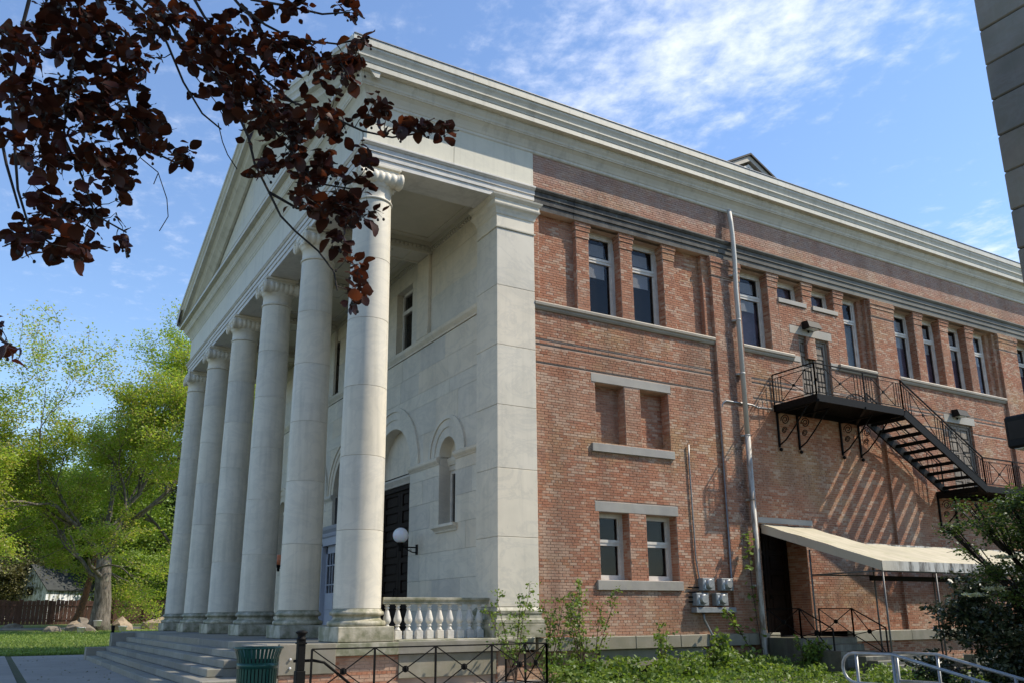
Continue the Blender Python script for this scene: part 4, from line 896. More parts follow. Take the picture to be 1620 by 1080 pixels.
# stair guard on the wall side and a curved end scroll
railpanel(T, (P1[1]+.1, -.18, 7.4), (P2[0]-.2, -.18, P2[2]), H)
Sa, Sb = Vector((P1[1], -FD+.02, 7.5)), Vector((P2[0], -FD+.02, P2[2]))
for k in range(2): railpanel(T, Sa+(Sb-Sa)*k/2, Sa+(Sb-Sa)*(k+1)/2, H, posts=(1 if k == 0 else 0, 1))
part('stringer', MB().bar(Sa+Vector((0, 0, -.12)), Sb+Vector((0, 0, -.12)), .06, .24), 'iron_black', T); part('stringer', MB().bar((P1[1], -.2, 7.38), (P2[0], -.2, P2[2]-.12), .06, .24), 'iron_black', T)
NT = 10
for k in range(NT):
    t = (k+.6)/(NT+.3); p = Sa+(Sb-Sa)*t; q = part('tread', MB().box(p.x-.06, p.x+.24, -FD+.06, -.22, p.z-.09, p.z-.04), 'iron_black', T)
    part('tread_nosing', MB().box(p.x-.07, p.x-.055, -FD+.06, -.22, p.z-.14, p.z-.035), 'iron_black', q)
part('landing_frame', MB().box(P2[0], P2[1], -FD, -FD+.06, 5.26, 5.46).box(P2[0]-.25, P2[0]-.19, -FD+.2, .09, 5.26, 5.44).box(P2[1]-.06, P2[1], -FD+.06, .09, 5.26, 5.44).box(P2[0]-.19, P2[1], .03, .09, 5.26, 5.44), 'iron_black', T)
m_ = MB(); x = P2[0]-.18
while x < P2[1]-.08: m_.box(x, x+.05, -FD+.06, .03, 5.41, 5.44); x += .062
part('landing_grating', m_, 'iron_black', T)
x = P2[0]
while x < P2[1]-.3: railpanel(T, (x, -FD+.02, 5.44), (min(x+1.67, P2[1]), -FD+.02, 5.44), H, posts=(1, 1)); x += 1.67
m_ = MB(); ac = Vector((11.9, -.9, 7.52)); m_.tube([ac+Vector((.55*math.cos(PI*k/14), 0, .42*math.sin(PI*k/14))) for k in range(15)], .02, 6)
for k in range(1, 8): xx = -.55+k*.138; m_.bar(ac+Vector((xx, 0, 0)), ac+Vector((xx, 0, .42*math.sqrt(max(0, 1-(xx/.55)**2)))), .012)
part('arched_guard', m_, 'iron_black', T)
def bracket(x, zt):
    m_ = MB(); m_.bar((x, .06, zt), (x, .06, zt-1.05), .05, .05); m_.bar((x, .07, zt-.03), (x, -1.1, zt-.03), .04)
    m_.tube([(x, .04, zt-.98), (x, -.2, zt-.86), (x, -.55, zt-.55), (x, -.85, zt-.25), (x, -1.05, zt-.05)], .022, 6)
    for (cy, cz, r0, s) in ((-.22, zt-.28, .16, 1), (-.16, zt-.58, .10, -1)):
        m_.tube([(x, cy+s*r0*(1-.8*k/24)*math.cos(k*.5), cz+r0*(1-.8*k/24)*math.sin(k*.5)) for k in range(25)], .014, 5)
    m_.lathe([(.0, -.08), (.05, -.05), (.05, .0), (.03, .03)], (x, .02, zt-1.1), 8)
    part('bracket', m_, 'iron_black', T)
for x in (9.5, 10.35, 12.25, 13.12): bracket(x, 7.31)
for x in (16.75, 17.65, 20.2): bracket(x, 5.26)

# ------------------------------------------------------------------ awning, porch stair, ramp
T = thing('awning', 'long cream canvas awning sloping over the side door and ramp', 'awning')
XL = 8.45; EY = -3.64; zr = lambda y: 3.98+(y)*(-(3.98-2.80)/-3.64)*1.0 if False else 3.98+y*(1.18/3.64)
A_ = [(XL, .04, zr(-.0)), (10.45, .04, zr(0)), (10.45, -1.75, zr(-1.75)), (22, -1.75, zr(-1.75)), (22, EY, zr(EY)), (XL, EY, zr(EY))]
m_ = MB()
def aw(x, y):
    t = ((x-XL)/2.55) % 1; return (x, y, zr(y)-.045*math.sin(PI*t)*(.3+.7*abs(math.sin(PI*min(1, max(0, -y/3.64)))))+.006*math.sin(x*9+y*3)+.005*math.sin(y*7-x*4))
def awgrid(x0, x1, y0, y1, nx, ny):
    for i in range(nx):
        for k in range(ny):
            a, c = x0+(x1-x0)*i/nx, x0+(x1-x0)*(i+1)/nx; d, e = y0+(y1-y0)*k/ny, y0+(y1-y0)*(k+1)/ny; m_.quad(aw(a, d), aw(c, d), aw(c, e), aw(a, e), sm=True)
awgrid(XL, 10.45, .04, -1.75, 10, 8); awgrid(XL, 22, -1.75, EY, 68, 10)
part('canvas', m_, 'awning_canvas', T)
def valance(a, b_, h=.23):
    a, b_ = Vector(a), Vector(b_); n = max(1, int((b_-a).length/1.1)); d = b_-a; nrm = Vector((d.y, -d.x, 0)).normalized()*.012
    for k in range(n):
        p, q = a+d*k/n, a+d*(k+1)/n-d.normalized()*.006; m_ = MB(); m_.obox(p-Vector((0, 0, h)), q-p, Vector((0, 0, h)), nrm); part('valance', m_, 'awning_valance', T)
valance((XL, .04, zr(0)), (XL, EY, zr(EY))); valance((XL, EY, zr(EY)), (22, EY, zr(EY))); valance((10.45, -1.76, zr(-1.75)), (22, -1.76, zr(-1.75)), .12)
fr_ = [((XL+.04, -1.5), 3.2), ((XL+.05, EY+.04), 2.7), ((10.5, -1.85), 3.1), ((13.05, -1.85), 3.1), ((10.55, EY+.04), 2.7), ((13.6, EY+.04), 2.7), ((16.5, EY+.04), 2.7), ((16.0, -1.85), 3.1), ((19.5, EY+.04), 2.7)]
for (p, h) in fr_: part('post', MB().tube([(p[0], p[1], G), (p[0], p[1], h)], .023, 8), 'awning_pipe', T)
part('frame_bar', MB().tube([(XL+.04, -1.5, 2.55), (XL+.05, EY+.04, 2.57)], .02, 6).tube([(XL+.05, EY+.05, 2.56), (22, EY+.05, 2.56)], .02, 6).tube([(XL+.05, -1.5, 2.55), (10.5, -1.85, 2.55)], .02, 6), 'awning_pipe', T)
part('beam', MB().box(10.3, 22, -1.95, -1.85, 2.42, 2.55), 'iron_black', T)
T = thing('side_stair', 'stone landing and steps below the side door, colour darkened for awning shade', 'steps')
part('landing', MB().box(8.25, 10.45, -1.15, .1, .2, .98, .015), 'shaded_side_stone', T)
for k in range(4): part('step_block', MB().box(8.45, 10.3, -1.15-.32*(k+1), -1.15-.32*k+.02, G-.1, .98-.165*(k+1), .012), 'shaded_side_stone', T)
part('cheek_block', MB().box(8.2, 8.44, -2.4, -1.16, G-.1, .70, .01), 'shaded_side_stone', T); part('cheek_block', MB().box(10.31, 10.5, -2.4, -1.16, G-.1, .62, .01), 'shaded_side_stone', T)
def ironfence(root, pts, h0, h1, rail=.035, th=.022, posts=True):
    """pts: foot line; plain X panels with a rosette, as on the area railings"""
    for a, b_ in zip(pts[:-1], pts[1:]):
        a, b_ = Vector(a), Vector(b_); lo, hi = Vector((0, 0, h0)), Vector((0, 0, h1)); n = Vector(((b_-a).y, -(b_-a).x, 0)).normalized()
        part('top_rail', MB().bar(a+hi, b_+hi, rail, rail*.7), 'iron_black', root); part('bottom_rail', MB().bar(a+lo, b_+lo, th), 'iron_black', root)
        m_ = MB(); m_.bar(a+lo, b_+hi, th*.85).bar(a+hi, b_+lo, th*.85); part('cross_bar', m_, 'iron_black', root)
        m_ = MB(); rosette(m_, (a+b_)/2+(lo+hi)/2, n, .06); m_.tube([(a+b_)/2+(lo+hi)/2+n*(.03)+Vector((0, 0, .045)), (a+b_)/2+(lo+hi)/2+n*.03-Vector((0, 0, .045))], .012, 5); part('rosette', m_, 'iron_black', root)
    for p in pts: p = Vector(p); part('post', MB().bar(p+Vector((0, 0, h0-.25)), p+Vector((0, 0, h1)), .032), 'iron_black', root)
for x, lb in ((8.36, 'iron handrail with crossed bars on the left side of the side door steps'), (10.4, 'iron handrail with crossed bars on the right side of the side door steps')):
    T = thing('stair_railing', lb, 'railing', (x, 0, .98), 0, 'railings of the side door steps'); ironfence(T, [(0, .0, 0), (0, -1.1, 0)], .05, .74); ironfence(T, [(0, -1.1, 0), (0, -2.1, -.5)], .05, .74)
for x, x2, lb in ((1.5, 0, 'bright galvanised pipe handrail at the near edge of the ramp'), (2.75, 0, 'galvanised pipe handrail at the far edge of the ramp')):
    T = thing('ramp_handrail', lb, 'handrail', (x, 0, 0), 0, 'pipe handrails of the ramp')
    if x < 2: y0, y1 = -8.08, -8.75; zt = 1.02; y2 = -11.5; s = .233
    else: y0, y1 = -7.85, -8.6; zt = .985; y2 = -11.5; s = .233
    ze = zt-(y1-y2)*s; r_ = .024; dz = .42
    arc = [(0, y0+.21*math.sin(PI*k/8), zt-dz/2+dz/2*math.cos(PI*k/8)) for k in range(9)]
    if x < 2: part('pipe_rail', MB().tube([(0, y2, ze), (0, y1, zt)]+arc+[(0, y1, zt-dz), (0, y2, ze-dz)], r_, 8), 'galvanised', T)
    else:
        part('pipe_rail', MB().tube([(0, y2, ze), (0, y1, zt), (0, y0, zt)], r_, 8), 'galvanised', T); part('pipe_rail', MB().tube([(0, y2, ze-dz), (0, y1, zt-dz), (0, y0, zt-dz)], r_, 8), 'galvanised', T)
    for yy in (y0-.05, y1-.0, y1-1.15, y1-2.3):
        zz = zt if yy >= y1 else zt-(y1-yy)*s; part('post', MB().tube([(0, yy, -.4), (0, yy, zz)], r_, 8), 'galvanised', T)
T = thing('access_ramp', 'low concrete ramp between the two pipe handrails', 'ramp'); part('ramp_slab', MB().box(1.3, 2.95, -14, -7.6, -.2, .26), 'concrete', T)

T = thing('ramp_wall', 'low stone wall along the ramp under the awning, colour darkened for shade', 'wall')
x = 10.6
while x < 21: part('stone_block', MB().box(x, x+1.19, -4.3, -4.0, .0, .62, .012), 'shaded_side_stone', T); x += 1.2
for k in range(5): part('stone_block', MB().box(8.3, 10.59, -4.3+.32*k, -4.0+.32*k, 0, .24+.09*k, .012), 'shaded_side_stone', T)
# ------------------------------------------------------------------ front area: railing, bin
T = thing('area_railing', 'black iron railing of crossed bars and rosettes round the basement area by the portico', 'railing', (0, 0, 0))
ironfence(T, [(-4.75, -1.78, 0), (-3.58, -1.78, 0), (-2.36, -1.78, 0), (-1.15, -1.78, 0), (.12, -1.78, 0)], .27, 1.05); ironfence(T, [(.12, -1.78, 0), (.12, -.95, 0), (.12, -.14, 0)], .27, 1.04)
part('newel_post', MB().box(-5.03, -4.87, -1.86, -1.70, .1, .70, .008).box(-5.015, -4.885, -1.845, -1.715, .70, 1.22, .008).lathe([(.075, 1.20), (.085, 1.22), (.085, 1.235), (.07, 1.245), (.07, 1.30), (.105, 1.325), (.105, 1.345), (.07, 1.36), (.04, 1.37)], (-4.95, -1.78, 0), 12).box(-5.03, -4.87, -1.86, -1.70, 1.14, 1.165), 'iron_black', T)
part('handrail', MB().tube([(-5.05, -1.72, .86), (-4.7, -1.72, .86), (-4.5, -1.72, .82), (-3.9, -1.72, .36), (-3.2, -1.72, -.1)], .025, 8), 'iron_black', T)
cp = at(409.5, 1020, 11.5); T = thing('litter_bin', 'dark green slatted steel litter bin with a flared rim at the foot of the steps', 'litter bin', (cp.x, cp.y, G))
hb = 1.03
for k in range(34):
    t = 2*PI*k/34; c_, s_ = math.cos(t), math.sin(t); pr_ = [(.245, .06), (.255, .3), (.262, .7), (.265, .80), (.275, .88), (.30, .96), (.318, 1.0)]
    m_ = MB(); w = .0165; n0 = 0
    for (r_, h) in pr_:
        m_.v += [(r_*c_-w*s_, r_*s_+w*c_, h), (r_*c_+w*s_, r_*s_-w*c_, h), ((r_-.008)*c_+w*s_, (r_-.008)*s_-w*c_, h), ((r_-.008)*c_-w*s_, (r_-.008)*s_+w*c_, h)]
    for i in range(len(pr_)-1):
        for j in range(4): a = 4*i+j; b2 = 4*i+(j+1) % 4; m_.f.append((a, b2, b2+4, a+4)); m_.sm.append(False)
    part('slat', m_, 'can_green', T)
part('rim', MB().tube([(.318*math.cos(2*PI*k/36), .318*math.sin(2*PI*k/36), 1.0) for k in range(37)], .013, 6, cap=False), 'can_green', T)
for z in (.09, .74): part('band', MB().lathe([(.262, z), (.266, z), (.272, z+.07), (.262, z+.07)], n=34), 'can_green', T)
part('liner', MB().lathe([(.22, .06), (.235, .80), (.235, .85), (.22, .85), (.20, .1)], n=28), 'interior_dark', T); part('base', MB().lathe([(.24, 0), (.26, .03), (.26, .07)], n=28), 'can_green', T)
single('bollard_post', MB().box(-.05, .05, -.05, .05, 0, .72, .006), 'iron_black', 'thin black post on the far side wall of the steps', 'post', (-5.8, 17.5, .62))

# ------------------------------------------------------------------ stone tower at the right edge
T = thing('stone_tower', 'dark stone block tower cut off by the right edge of the picture', 'tower')
X0, Y0 = 1.8, -11.0
p0 = at(1540, 0, 12.0); p1 = at(1620, 410, 12.0)
X0 = 1.8; t = (X0-CP.x)/((at(1543, 20, 1)-CP).x); pe = CP+(at(1543, 20, 1)-CP)*t; Y0 = pe.y
r = 0; z = 0
while z < 22:
    y = Y0; k = 0; sh = .018*math.sin(r*2.1)+(.8-z*.0)*0
    while y > Y0-6:
        L = random.choice((.95, 1.15, 1.4)) if k else (.7 if r % 2 else 1.25); part('stone_block', MB().box(X0+random.uniform(-.006, .006), X0+.5, y-L+.004, y-.004, z+.005, z+.58-.005, .018), 'tower_stone', T); y -= L; k += 1
    x = X0+.5
    z += .58; r += 1
part('wall_core', MB().box(X0+.04, X0+5, Y0-6, Y0-.03, 0, 22), 'interior_dark', T)
ll = X0; tt = thing('box_lantern', 'dark boxy outdoor lamp hanging at the right edge over the ramp', 'lamp', (3.05, -10.35, 3.62))
lc = at(1626, 683, 13.2); tt.location = (lc.x, lc.y, lc.z)
part('hood', MB().box(-.27, .27, -.20, .20, -.25, .25, .03), 'lamp_black', tt); part('lens', MB().box(-.2, .2, -.13, .13, -.262, -.252), 'globe_white', tt); part('recess', MB().box(-.272, -.268, -.12, .14, -.12, .16), 'interior_dark', tt)
part('arm', MB().tube([(0, 0, .22), (0, -.1, .35), (X0+.1-lc.x, Y0-.3-lc.y, .35)], .04, 8), 'lamp_black', tt)

# ------------------------------------------------------------------ plants
def leafcloud(P, size, mat, name='foliage', elong=1.6, flat=0., jit=.5, droop=0):
    """one diamond leaf per point, random tilt; flat biases the blades towards level"""
    n = len(P); d = rng.normal(0, 1, (n, 3)); d[:, 2] = d[:, 2]*(1-flat)-droop; d /= np.linalg.norm(d, axis=1)[:, None]
    q = rng.normal(0, 1, (n, 3)); q[:, 2] *= (1-flat*.7); w = np.cross(d, q)
    if flat: w = w*np.array([1, 1, 1-flat])
    w -= d*np.einsum('ij,ij->i', w, d)[:, None]; w /= np.linalg.norm(w, axis=1)[:, None]+1e-9
    s = size*(1+jit*(rng.random(n)-.5))[:, None]; a = P-d*s*elong/2; c_ = P+d*s*elong/2; b1 = P+w*s/2-d*s*.15; b2 = P-w*s/2-d*s*.15
    V = np.stack([a, b1, c_, b2], 1).reshape(-1, 3); F = np.arange(4*n).reshape(-1, 4); return npmesh(name, V, F, mat)
def branchy(p, d, L, r, depth, out, tips, up=.12, spread=.55, nseg=4, wob=.18, taper=.62, kids=(2, 4)):
    pts = [Vector(p)]; d = Vector(d).normalized(); rs = [r]
    for i in range(nseg):
        d = (d+Vector((random.gauss(0, wob), random.gauss(0, wob), random.gauss(0, wob)+up*.3))).normalized(); pts.append(pts[-1]+d*L/nseg); rs.append(r*(1-(1-taper)*(i+1)/nseg))
    out.append((pts, rs, depth))
    if depth <= 2: tips += [(q, depth) for q in pts[1:]]
    if depth == 0: return
    for k in range(random.randint(*kids)):
        i = random.randint(max(1, nseg//2), nseg); ax = Vector((random.gauss(0, 1), random.gauss(0, 1), random.gauss(0, .6))).normalized()
        nd = (d+ax*spread*random.uniform(.7, 1.5)+Vector((0, 0, up))).normalized(); branchy(pts[i], nd, L*random.uniform(.55, .85), rs[i]*random.uniform(.5, .72), depth-1, out, tips, up, spread, max(3, nseg-1), wob, taper, kids)
def tree(name, loc, label, H, rt, mat, nleaf, size, cat='tree', lean=(0, 0), depth=5, spread=.6, clump=.9, bark='bark', group=None, fork=.3, seed=1, up=.15, flat=.5, mat2=None, kids=(2, 4), low=None):
    loc = (loc[0], loc[1], gz(loc[1])-.1); random.seed(seed); T = thing(name, label, cat, loc, 0, group)
    segs, tips = [], []; base = Vector((0, 0, 0)); top = Vector((lean[0], lean[1], H*fork)); pts = [base+(top-base)*t+Vector((math.sin(t*5)*.12, math.cos(t*4)*.1, 0)) for t in (0, .15, .4, .7, 1)]
    tk = MB().tube(pts, [rt*1.55, rt*1.1, rt*.95, rt*.85, rt*.8], 12)
    nb = 4
    for k in range(nb):
        a = k*2*PI/nb+random.random(); branchy(pts[-1]-Vector((0, 0, .3)), (math.cos(a)*.5+lean[0]*.05, math.sin(a)*.5, 1), H*.30, rt*.36, depth-1, segs, tips, up, spread, 5, .16, .6, kids)
    for k in range(3): a = random.random()*6.3; branchy(pts[3], (math.cos(a), math.sin(a), .35), H*.22, rt*.25, depth-2, segs, tips, up*.6, spread, 5, .2, .6, kids)
    for pt, rs, dd in segs:
        if dd >= 1: tk.tube(pt, rs, 6 if dd > 2 else 4, cap=False)
    part('trunk', tk, bark, T)
    tw = MB()
    for pt, rs, dd in segs:
        if dd < 1: tw.tube(pt, [max(q, .012) for q in rs], 3, cap=False)
    if tw.v: part('twigs', tw, bark, T, kind='stuff')
    tp = np.array([list(q) for q, _ in tips]); idx = rng.integers(0, len(tp), nleaf); P = tp[idx]+rng.normal(0, clump, (nleaf, 3))*np.array([1, 1, .28])
    if mat2:
        k = int(nleaf*.25); o = part('foliage', leafcloud(P[:k], size, mat2, flat=flat), None, T, kind='stuff'); P = P[k:]
    part('foliage', leafcloud(P, size, mat, flat=flat), None, T, kind='stuff'); return T
ctree = [
 ('spreading_tree', (-3.1, 50, G), 'tall pale green tree with a thick burred trunk and rocks round its foot', 21.5, .60, 'leaf_lime', 120000, .105, dict(seed=3, fork=.24, clump=.42, mat2='leaf_yellow', depth=6, kids=(2, 4))),
 ('leaning_tree', (1.9, 54, G), 'tall tree with a leaning grey trunk just left of the far column', 23, .55, 'leaf_lime', 105000, .105, dict(seed=8, lean=(1.3, 0), fork=.34, clump=.42, depth=6)),
 ('spreading_tree', (-12.8, 52, G), 'pale green tree at the left edge with a low limb reaching in', 20, .5, 'leaf_lime', 105000, .105, dict(seed=12, fork=.25, clump=.42, mat2='leaf_yellow', depth=6)),
]
for n, loc, lb, H_, rt, mt, nl, sz, kw in ctree: tree(n, loc, lb, H_, rt, mt, nl, sz, **kw)
far = [(-21, 66, 15, 'leaf_lime', 'bright lime green tree close behind the lawn at the far left', 51), (-7.5, 84, 17, 'leaf_lime', 'lime green tree whose crown fills the gap above the shed', 52), (-1.5, 80, 16, 'leaf_mid', 'fresh green tree right behind the burred trunk', 53), (8.5, 92, 18, 'leaf_lime', 'lime green tree filling the gap beside the far column', 54), (-20, 88, 21, 'leaf_mid', 'yellowish green tree rising behind the left end of the white shed', 21), (-11.5, 92, 17, 'leaf_deep', 'dark green tree directly behind the white shed', 22), (-3, 90, 18, 'leaf_mid', 'bright green tree behind the right end of the shed', 23), (4.5, 86, 19, 'leaf_deep', 'dark tree behind the leaning trunk', 24), (12, 90, 19, 'leaf_mid', 'green tree beyond the far end of the portico', 25), (22, 95, 18, 'leaf_mid', 'green tree seen through the gap between the columns', 26), (-28, 96, 22, 'leaf_yellow', 'yellow green tree far off at the left edge', 27), (-7, 80, 9, 'leaf_olive', 'low olive brown bushy tree over the shed roof', 28), (2.4, 72, 8, 'leaf_mid', 'low bright green sapling tree right of the burred trunk', 29), (6.5, 68, 9, 'leaf_mid', 'low green tree behind the foot of the leaning trunk', 30), (-15, 74, 8, 'leaf_deep', 'dark bush tree left of the white shed', 31)]
for x, y, H_, mt, lb, sd in far:
    H_ *= 1.2 if H_ > 12 else 1
    tree('background_tree' if H_ > 12 else 'small_tree', (x, y, G), lb, H_, .32 if H_ > 12 else .14, mt, 42000 if H_ > 12 else 24000, .2 if H_ > 12 else .14, seed=sd, depth=4, clump=1.25 if H_ > 12 else .8, fork=.18, group='trees beyond the lawn', flat=.4)
tree('ivy_snag', (-3.9+.2, 62, G), 'dead rust coloured trunk wrapped in ivy leaning over the fence', 7.5, .28, 'leaf_olive', 1500, .12, seed=40, lean=(1.2, 0), fork=.8, depth=2, clump=.3, bark='bark_ivy')
# hedge mass filling the distance
n = 60000; P = np.stack([rng.uniform(-45, 45, n), 104+rng.normal(0, 3, n), rng.random(n)**.8*11+rng.normal(0, .5, n)+G], 1); P[:, 2] = np.maximum(P[:, 2]*(1+.18*np.sin(P[:, 0]*.7)), G)
o = link(bpy.data.objects.new('far_woodland', leafcloud(P, .4, 'leaf_deep', 'far_woodland'))); o['kind'] = 'stuff'; o['label'] = 'dark green woodland beyond the fence'
# fence, shed, rocks
T = thing('board_fence', 'brown board fence running behind the lawn and in front of the shed', 'fence', (0, 66, gz(66))); x = -22; random.seed(5); k = 0
bd = MB().box(0, .285, 0, .03, 0, 1.95).mesh('board', 'fence_wood')
while x < 16:
    o = part('board', bd, None, T); o.location = (x, random.uniform(-.01, .01), 0); o.scale = (1, 1, 1+random.uniform(-.03, .03)); x += .3; k += 1
    if k % 8 == 0: part('post', MB().box(x-.05, x+.05, -.08, 0, 0, 2.1), 'fence_wood', T)
for a in (-22, -3): part('rail', MB().box(a, a+19, -.05, 0, 1.5, 1.6).box(a, a+19, -.05, 0, .35, .45), 'fence_wood', T)
T = thing('white_shed', 'white walled shed with a dark pitched roof behind the board fence', 'shed', (-6.6, 77, gz(77)-.5), R(-47)); w2, L2, h2, hr = 1.9, 7.5, 3.6, 5.6
m_ = MB(); m_.quad((-w2, 0, 0), (w2, 0, 0), (w2, 0, h2), (0, 0, hr), (-w2, 0, h2)); m_.quad((w2, 0, 0), (w2, L2, 0), (w2, L2, h2), (w2, 0, h2)); m_.quad((-w2, 0, 0), (-w2, L2, 0), (-w2, L2, h2), (-w2, 0, h2)); m_.quad((-w2, L2, 0), (w2, L2, 0), (w2, L2, h2), (0, L2, hr), (-w2, L2, h2))
part('wall', m_, 'shed_white', T); m_ = MB()
for s in (-1, 1): m_.obox((s*(w2+.3), -.3, h2-.28), (-s*(w2+.3), 0, hr-h2+.32), (0, L2+.6, 0), (0, 0, .1))
part('roof', m_, 'shed_roof', T); part('chimney', MB().box(.5, .9, 3, 3.4, 4.6, 6.3), 'rock_tan', T)
part('window', MB().box(-.35, .35, -.03, .0, 2.9, 3.7), 'interior_dark', T)
def rock(c, sx_, sy_, sz_, mat, lb, sd):
    bm = bmesh.new(); bmesh.ops.create_icosphere(bm, subdivisions=2, radius=1); r_ = np.random.default_rng(sd)
    for v_ in bm.verts: v_.co = Vector((v_.co.x*sx_, v_.co.y*sy_, max(v_.co.z, -.3)*sz_))*(1+r_.normal(0, .13))
    m_ = MB(); m_.addbm(bm); single('boulder', m_, mat, lb, 'boulder', (c[0], c[1], gz(c[1])+c[2]-G), 'boulders on the lawn')
for i, (c_, sx_, sy_, sz_, mt, lb) in enumerate([((-6.0, 47.5, G), .62, .5, .42, 'rock', 'rounded brown boulder left of the big pile'), ((-4.35, 48.2, G), .95, .6, .55, 'rock', 'largest dark boulder left of the burred trunk'), ((-4.6, 49.2, G+.2), .5, .4, .5, 'rock_tan', 'pale capped boulder on top of the dark pile'), ((-8.0, 58, G), .7, .5, .35, 'rock', 'small low boulder across the road at the left'), ((-1.55, 50.5, G), .75, .6, .8, 'rock_tan', 'tan boulder leaning on the right side of the burred trunk'), ((-3.9, 52, G), .5, .5, .9, 'rock', 'dark boulder just behind the trunk'), ((1.2, 52.5, G), 1.2, .8, .8, 'rock_tan', 'wide orange tan boulder beyond the step wall'), ((2.9, 56, G), .5, .5, .8, 'rock', 'grey boulder between the step wall and the leaning trunk')]): rock(c_, sx_, sy_, sz_, mt, lb, i)
for i, (c_, lb, s_) in enumerate([((-4.45, 46.2, G), 'white bucket lying on the grass left of the burred trunk', .3), ((-3.3, 48.6, G+.35), 'white bucket standing against the burred trunk', .32), ((-1.9, 47, G), 'low white tub right of the burred trunk', .33)]):
    T = thing('bucket', lb, 'bucket', (c_[0], c_[1], gz(c_[1])+c_[2]-G), 0, 'white buckets near the tree'); part('body', MB().lathe([(s_*.6, 0), (s_*.8, s_*1.1), (s_*.86, s_*1.1), (s_*.86, s_*1.2)], n=14), 'bucket_white', T); part('handle', MB().tube([(s_*.84*math.cos(PI*k/8), 0, s_*1.1-s_*.5*math.sin(PI*k/8)) for k in range(9)], .01, 4), 'conduit_grey', T)
# grass blades on the near lawn
n = 42000; P = np.stack([rng.uniform(-14, 2, n), 22.6+rng.random(n)**1.6*26, np.full(n, G)], 1); P[:, 2] = G+np.clip(P[:, 1]-24, 0, 52)*.0215; h = rng.uniform(.04, .12, n)[:, None]; a = rng.random(n)*6.3; w = np.stack([np.cos(a), np.sin(a), 0*a], 1)*.02
V = np.stack([P-w, P+w, P+w*.3+np.array([0, 0, 1])*h+rng.normal(0, .03, (n, 3)), P-w*.3+np.array([0, 0, 1])*h+rng.normal(0, .02, (n, 3))], 1).reshape(-1, 3)
o = link(bpy.data.objects.new('grass_tufts', npmesh('grass_tufts', V, np.arange(4*n).reshape(-1, 4), 'grass_blade'))); o['kind'] = 'stuff'; o['label'] = 'rough grass on the lawn'

n = 260; P = np.stack([rng.uniform(-8.7, -6.7, n), rng.uniform(3, 22, n), np.full(n, G+.02)], 1)
o = link(bpy.data.objects.new('leaf_litter', leafcloud(P, .035, 'leaf_olive', 'leaf_litter', flat=.97))); o['kind'] = 'stuff'; o['label'] = 'small fallen leaves on the paving'
# weeds against the side wall
def weedmass(name, x0, x1, y0, y1, h, n, lb, size=.06):
    k = int((x1-x0)*(y1-y0)*6); C_ = np.stack([rng.uniform(x0, x1, k), rng.uniform(y0, y1, k)], 1); H_ = h*rng.uniform(.2, 1.5, k)**1.8; W_ = rng.uniform(.10, .26, k); i = rng.integers(0, k, n); t = rng.random(n)**.75
    P = np.stack([C_[i, 0]+rng.normal(0, 1, n)*W_[i]*(.4+.6*t), C_[i, 1]+rng.normal(0, 1, n)*W_[i]*(.4+.6*t), G+t*H_[i]+rng.normal(0, .02, n)], 1)
    o = link(bpy.data.objects.new(name, leafcloud(P, size, 'leaf_weed', name, flat=.25, jit=1.0))); o['kind'] = 'stuff'; o['label'] = lb
weedmass('weeds', .6, 2.6, -1.7, -.3, .26, 2600, 'leafy weeds growing at the foot of the brick wall')
weedmass('weeds', 1.8, 6.6, -2.4, -.2, .30, 11000, 'leafy weeds growing along the foot of the brick wall')
weedmass('weeds', .5, 9.0, -6.5, -2.2, .16, 14000, 'low grass and ground ivy in front of the weeds', .045)
weedmass('weeds', 6.0, 8.3, -2.2, -.3, .2, 2400, 'low weeds by the downspout')
def sapling(name, loc, lb, H_, stems, nleaf, size, mat, seed, sp=.5, cat='shrub', group=None, arch=0):
    random.seed(seed); T = thing(name, lb, cat, loc, 0, group); m_ = MB(); tips = []
    for k in range(stems):
        a = random.uniform(0, 2*PI); d = Vector((math.cos(a)*sp+arch, math.sin(a)*sp*.5, 1)).normalized(); p = Vector((0, 0, 0)); pts = [p.copy()]; L = H_*random.uniform(.65, 1.05); n = 9
        for i in range(n): d = (d+Vector((random.gauss(0, .12), random.gauss(0, .08), .05))).normalized(); p = p+d*L/n; pts.append(p.copy())
        m_.tube(pts, [.014*(1-.7*i/n) for i in range(n+1)], 4, cap=False)
        for i in range(3, n+1):
            for j in range(2):
                q = pts[i]; dd = Vector((random.gauss(0, 1), random.gauss(0, .8), random.uniform(-.2, .7))).normalized(); e = q+dd*random.uniform(.08, .26); m_.tube([q, (q+e)/2+Vector((0, 0, .02)), e], [.005, .004, .002], 3, cap=False); tips += [q, (q+e)/2, e, e]
    part('stems', m_, 'stem_brown', T); tp = np.array([list(q) for q in tips]); P = tp[rng.integers(0, len(tp), nleaf)]+rng.normal(0, .035, (nleaf, 3)); part('foliage', leafcloud(P, size, mat, flat=.2), None, T, kind='stuff')
sapling('wild_shrub', (-.15, -1.0, G), 'slender leafy shrub in front of the foot of the marble corner pier', 2.05, 5, 620, .05, 'leaf_weed', 51, .28, group='self sown shrubs')
sapling('wild_shrub', (.75, -.8, G), 'upright shrub at the joint of marble pier and brick wall', 2.1, 4, 480, .05, 'leaf_weed', 52, .22, group='self sown shrubs')
sapling('wild_shrub', (1.75, -.8, G), 'wide branching shrub below the left lower window', 2.15, 8, 950, .05, 'leaf_weed', 53, .62, group='self sown shrubs', arch=.2)
sapling('wild_shrub', (4.0, -.8, G), 'thin low shrub left of the meter conduit', 1.3, 3, 260, .06, 'leaf_weed', 54, .3, group='self sown shrubs')
sapling('wild_shrub', (5.6, -.9, G), 'small bushy weed right of the meter conduit', .9, 5, 450, .07, 'leaf_weed', 55, .4, group='self sown shrubs')
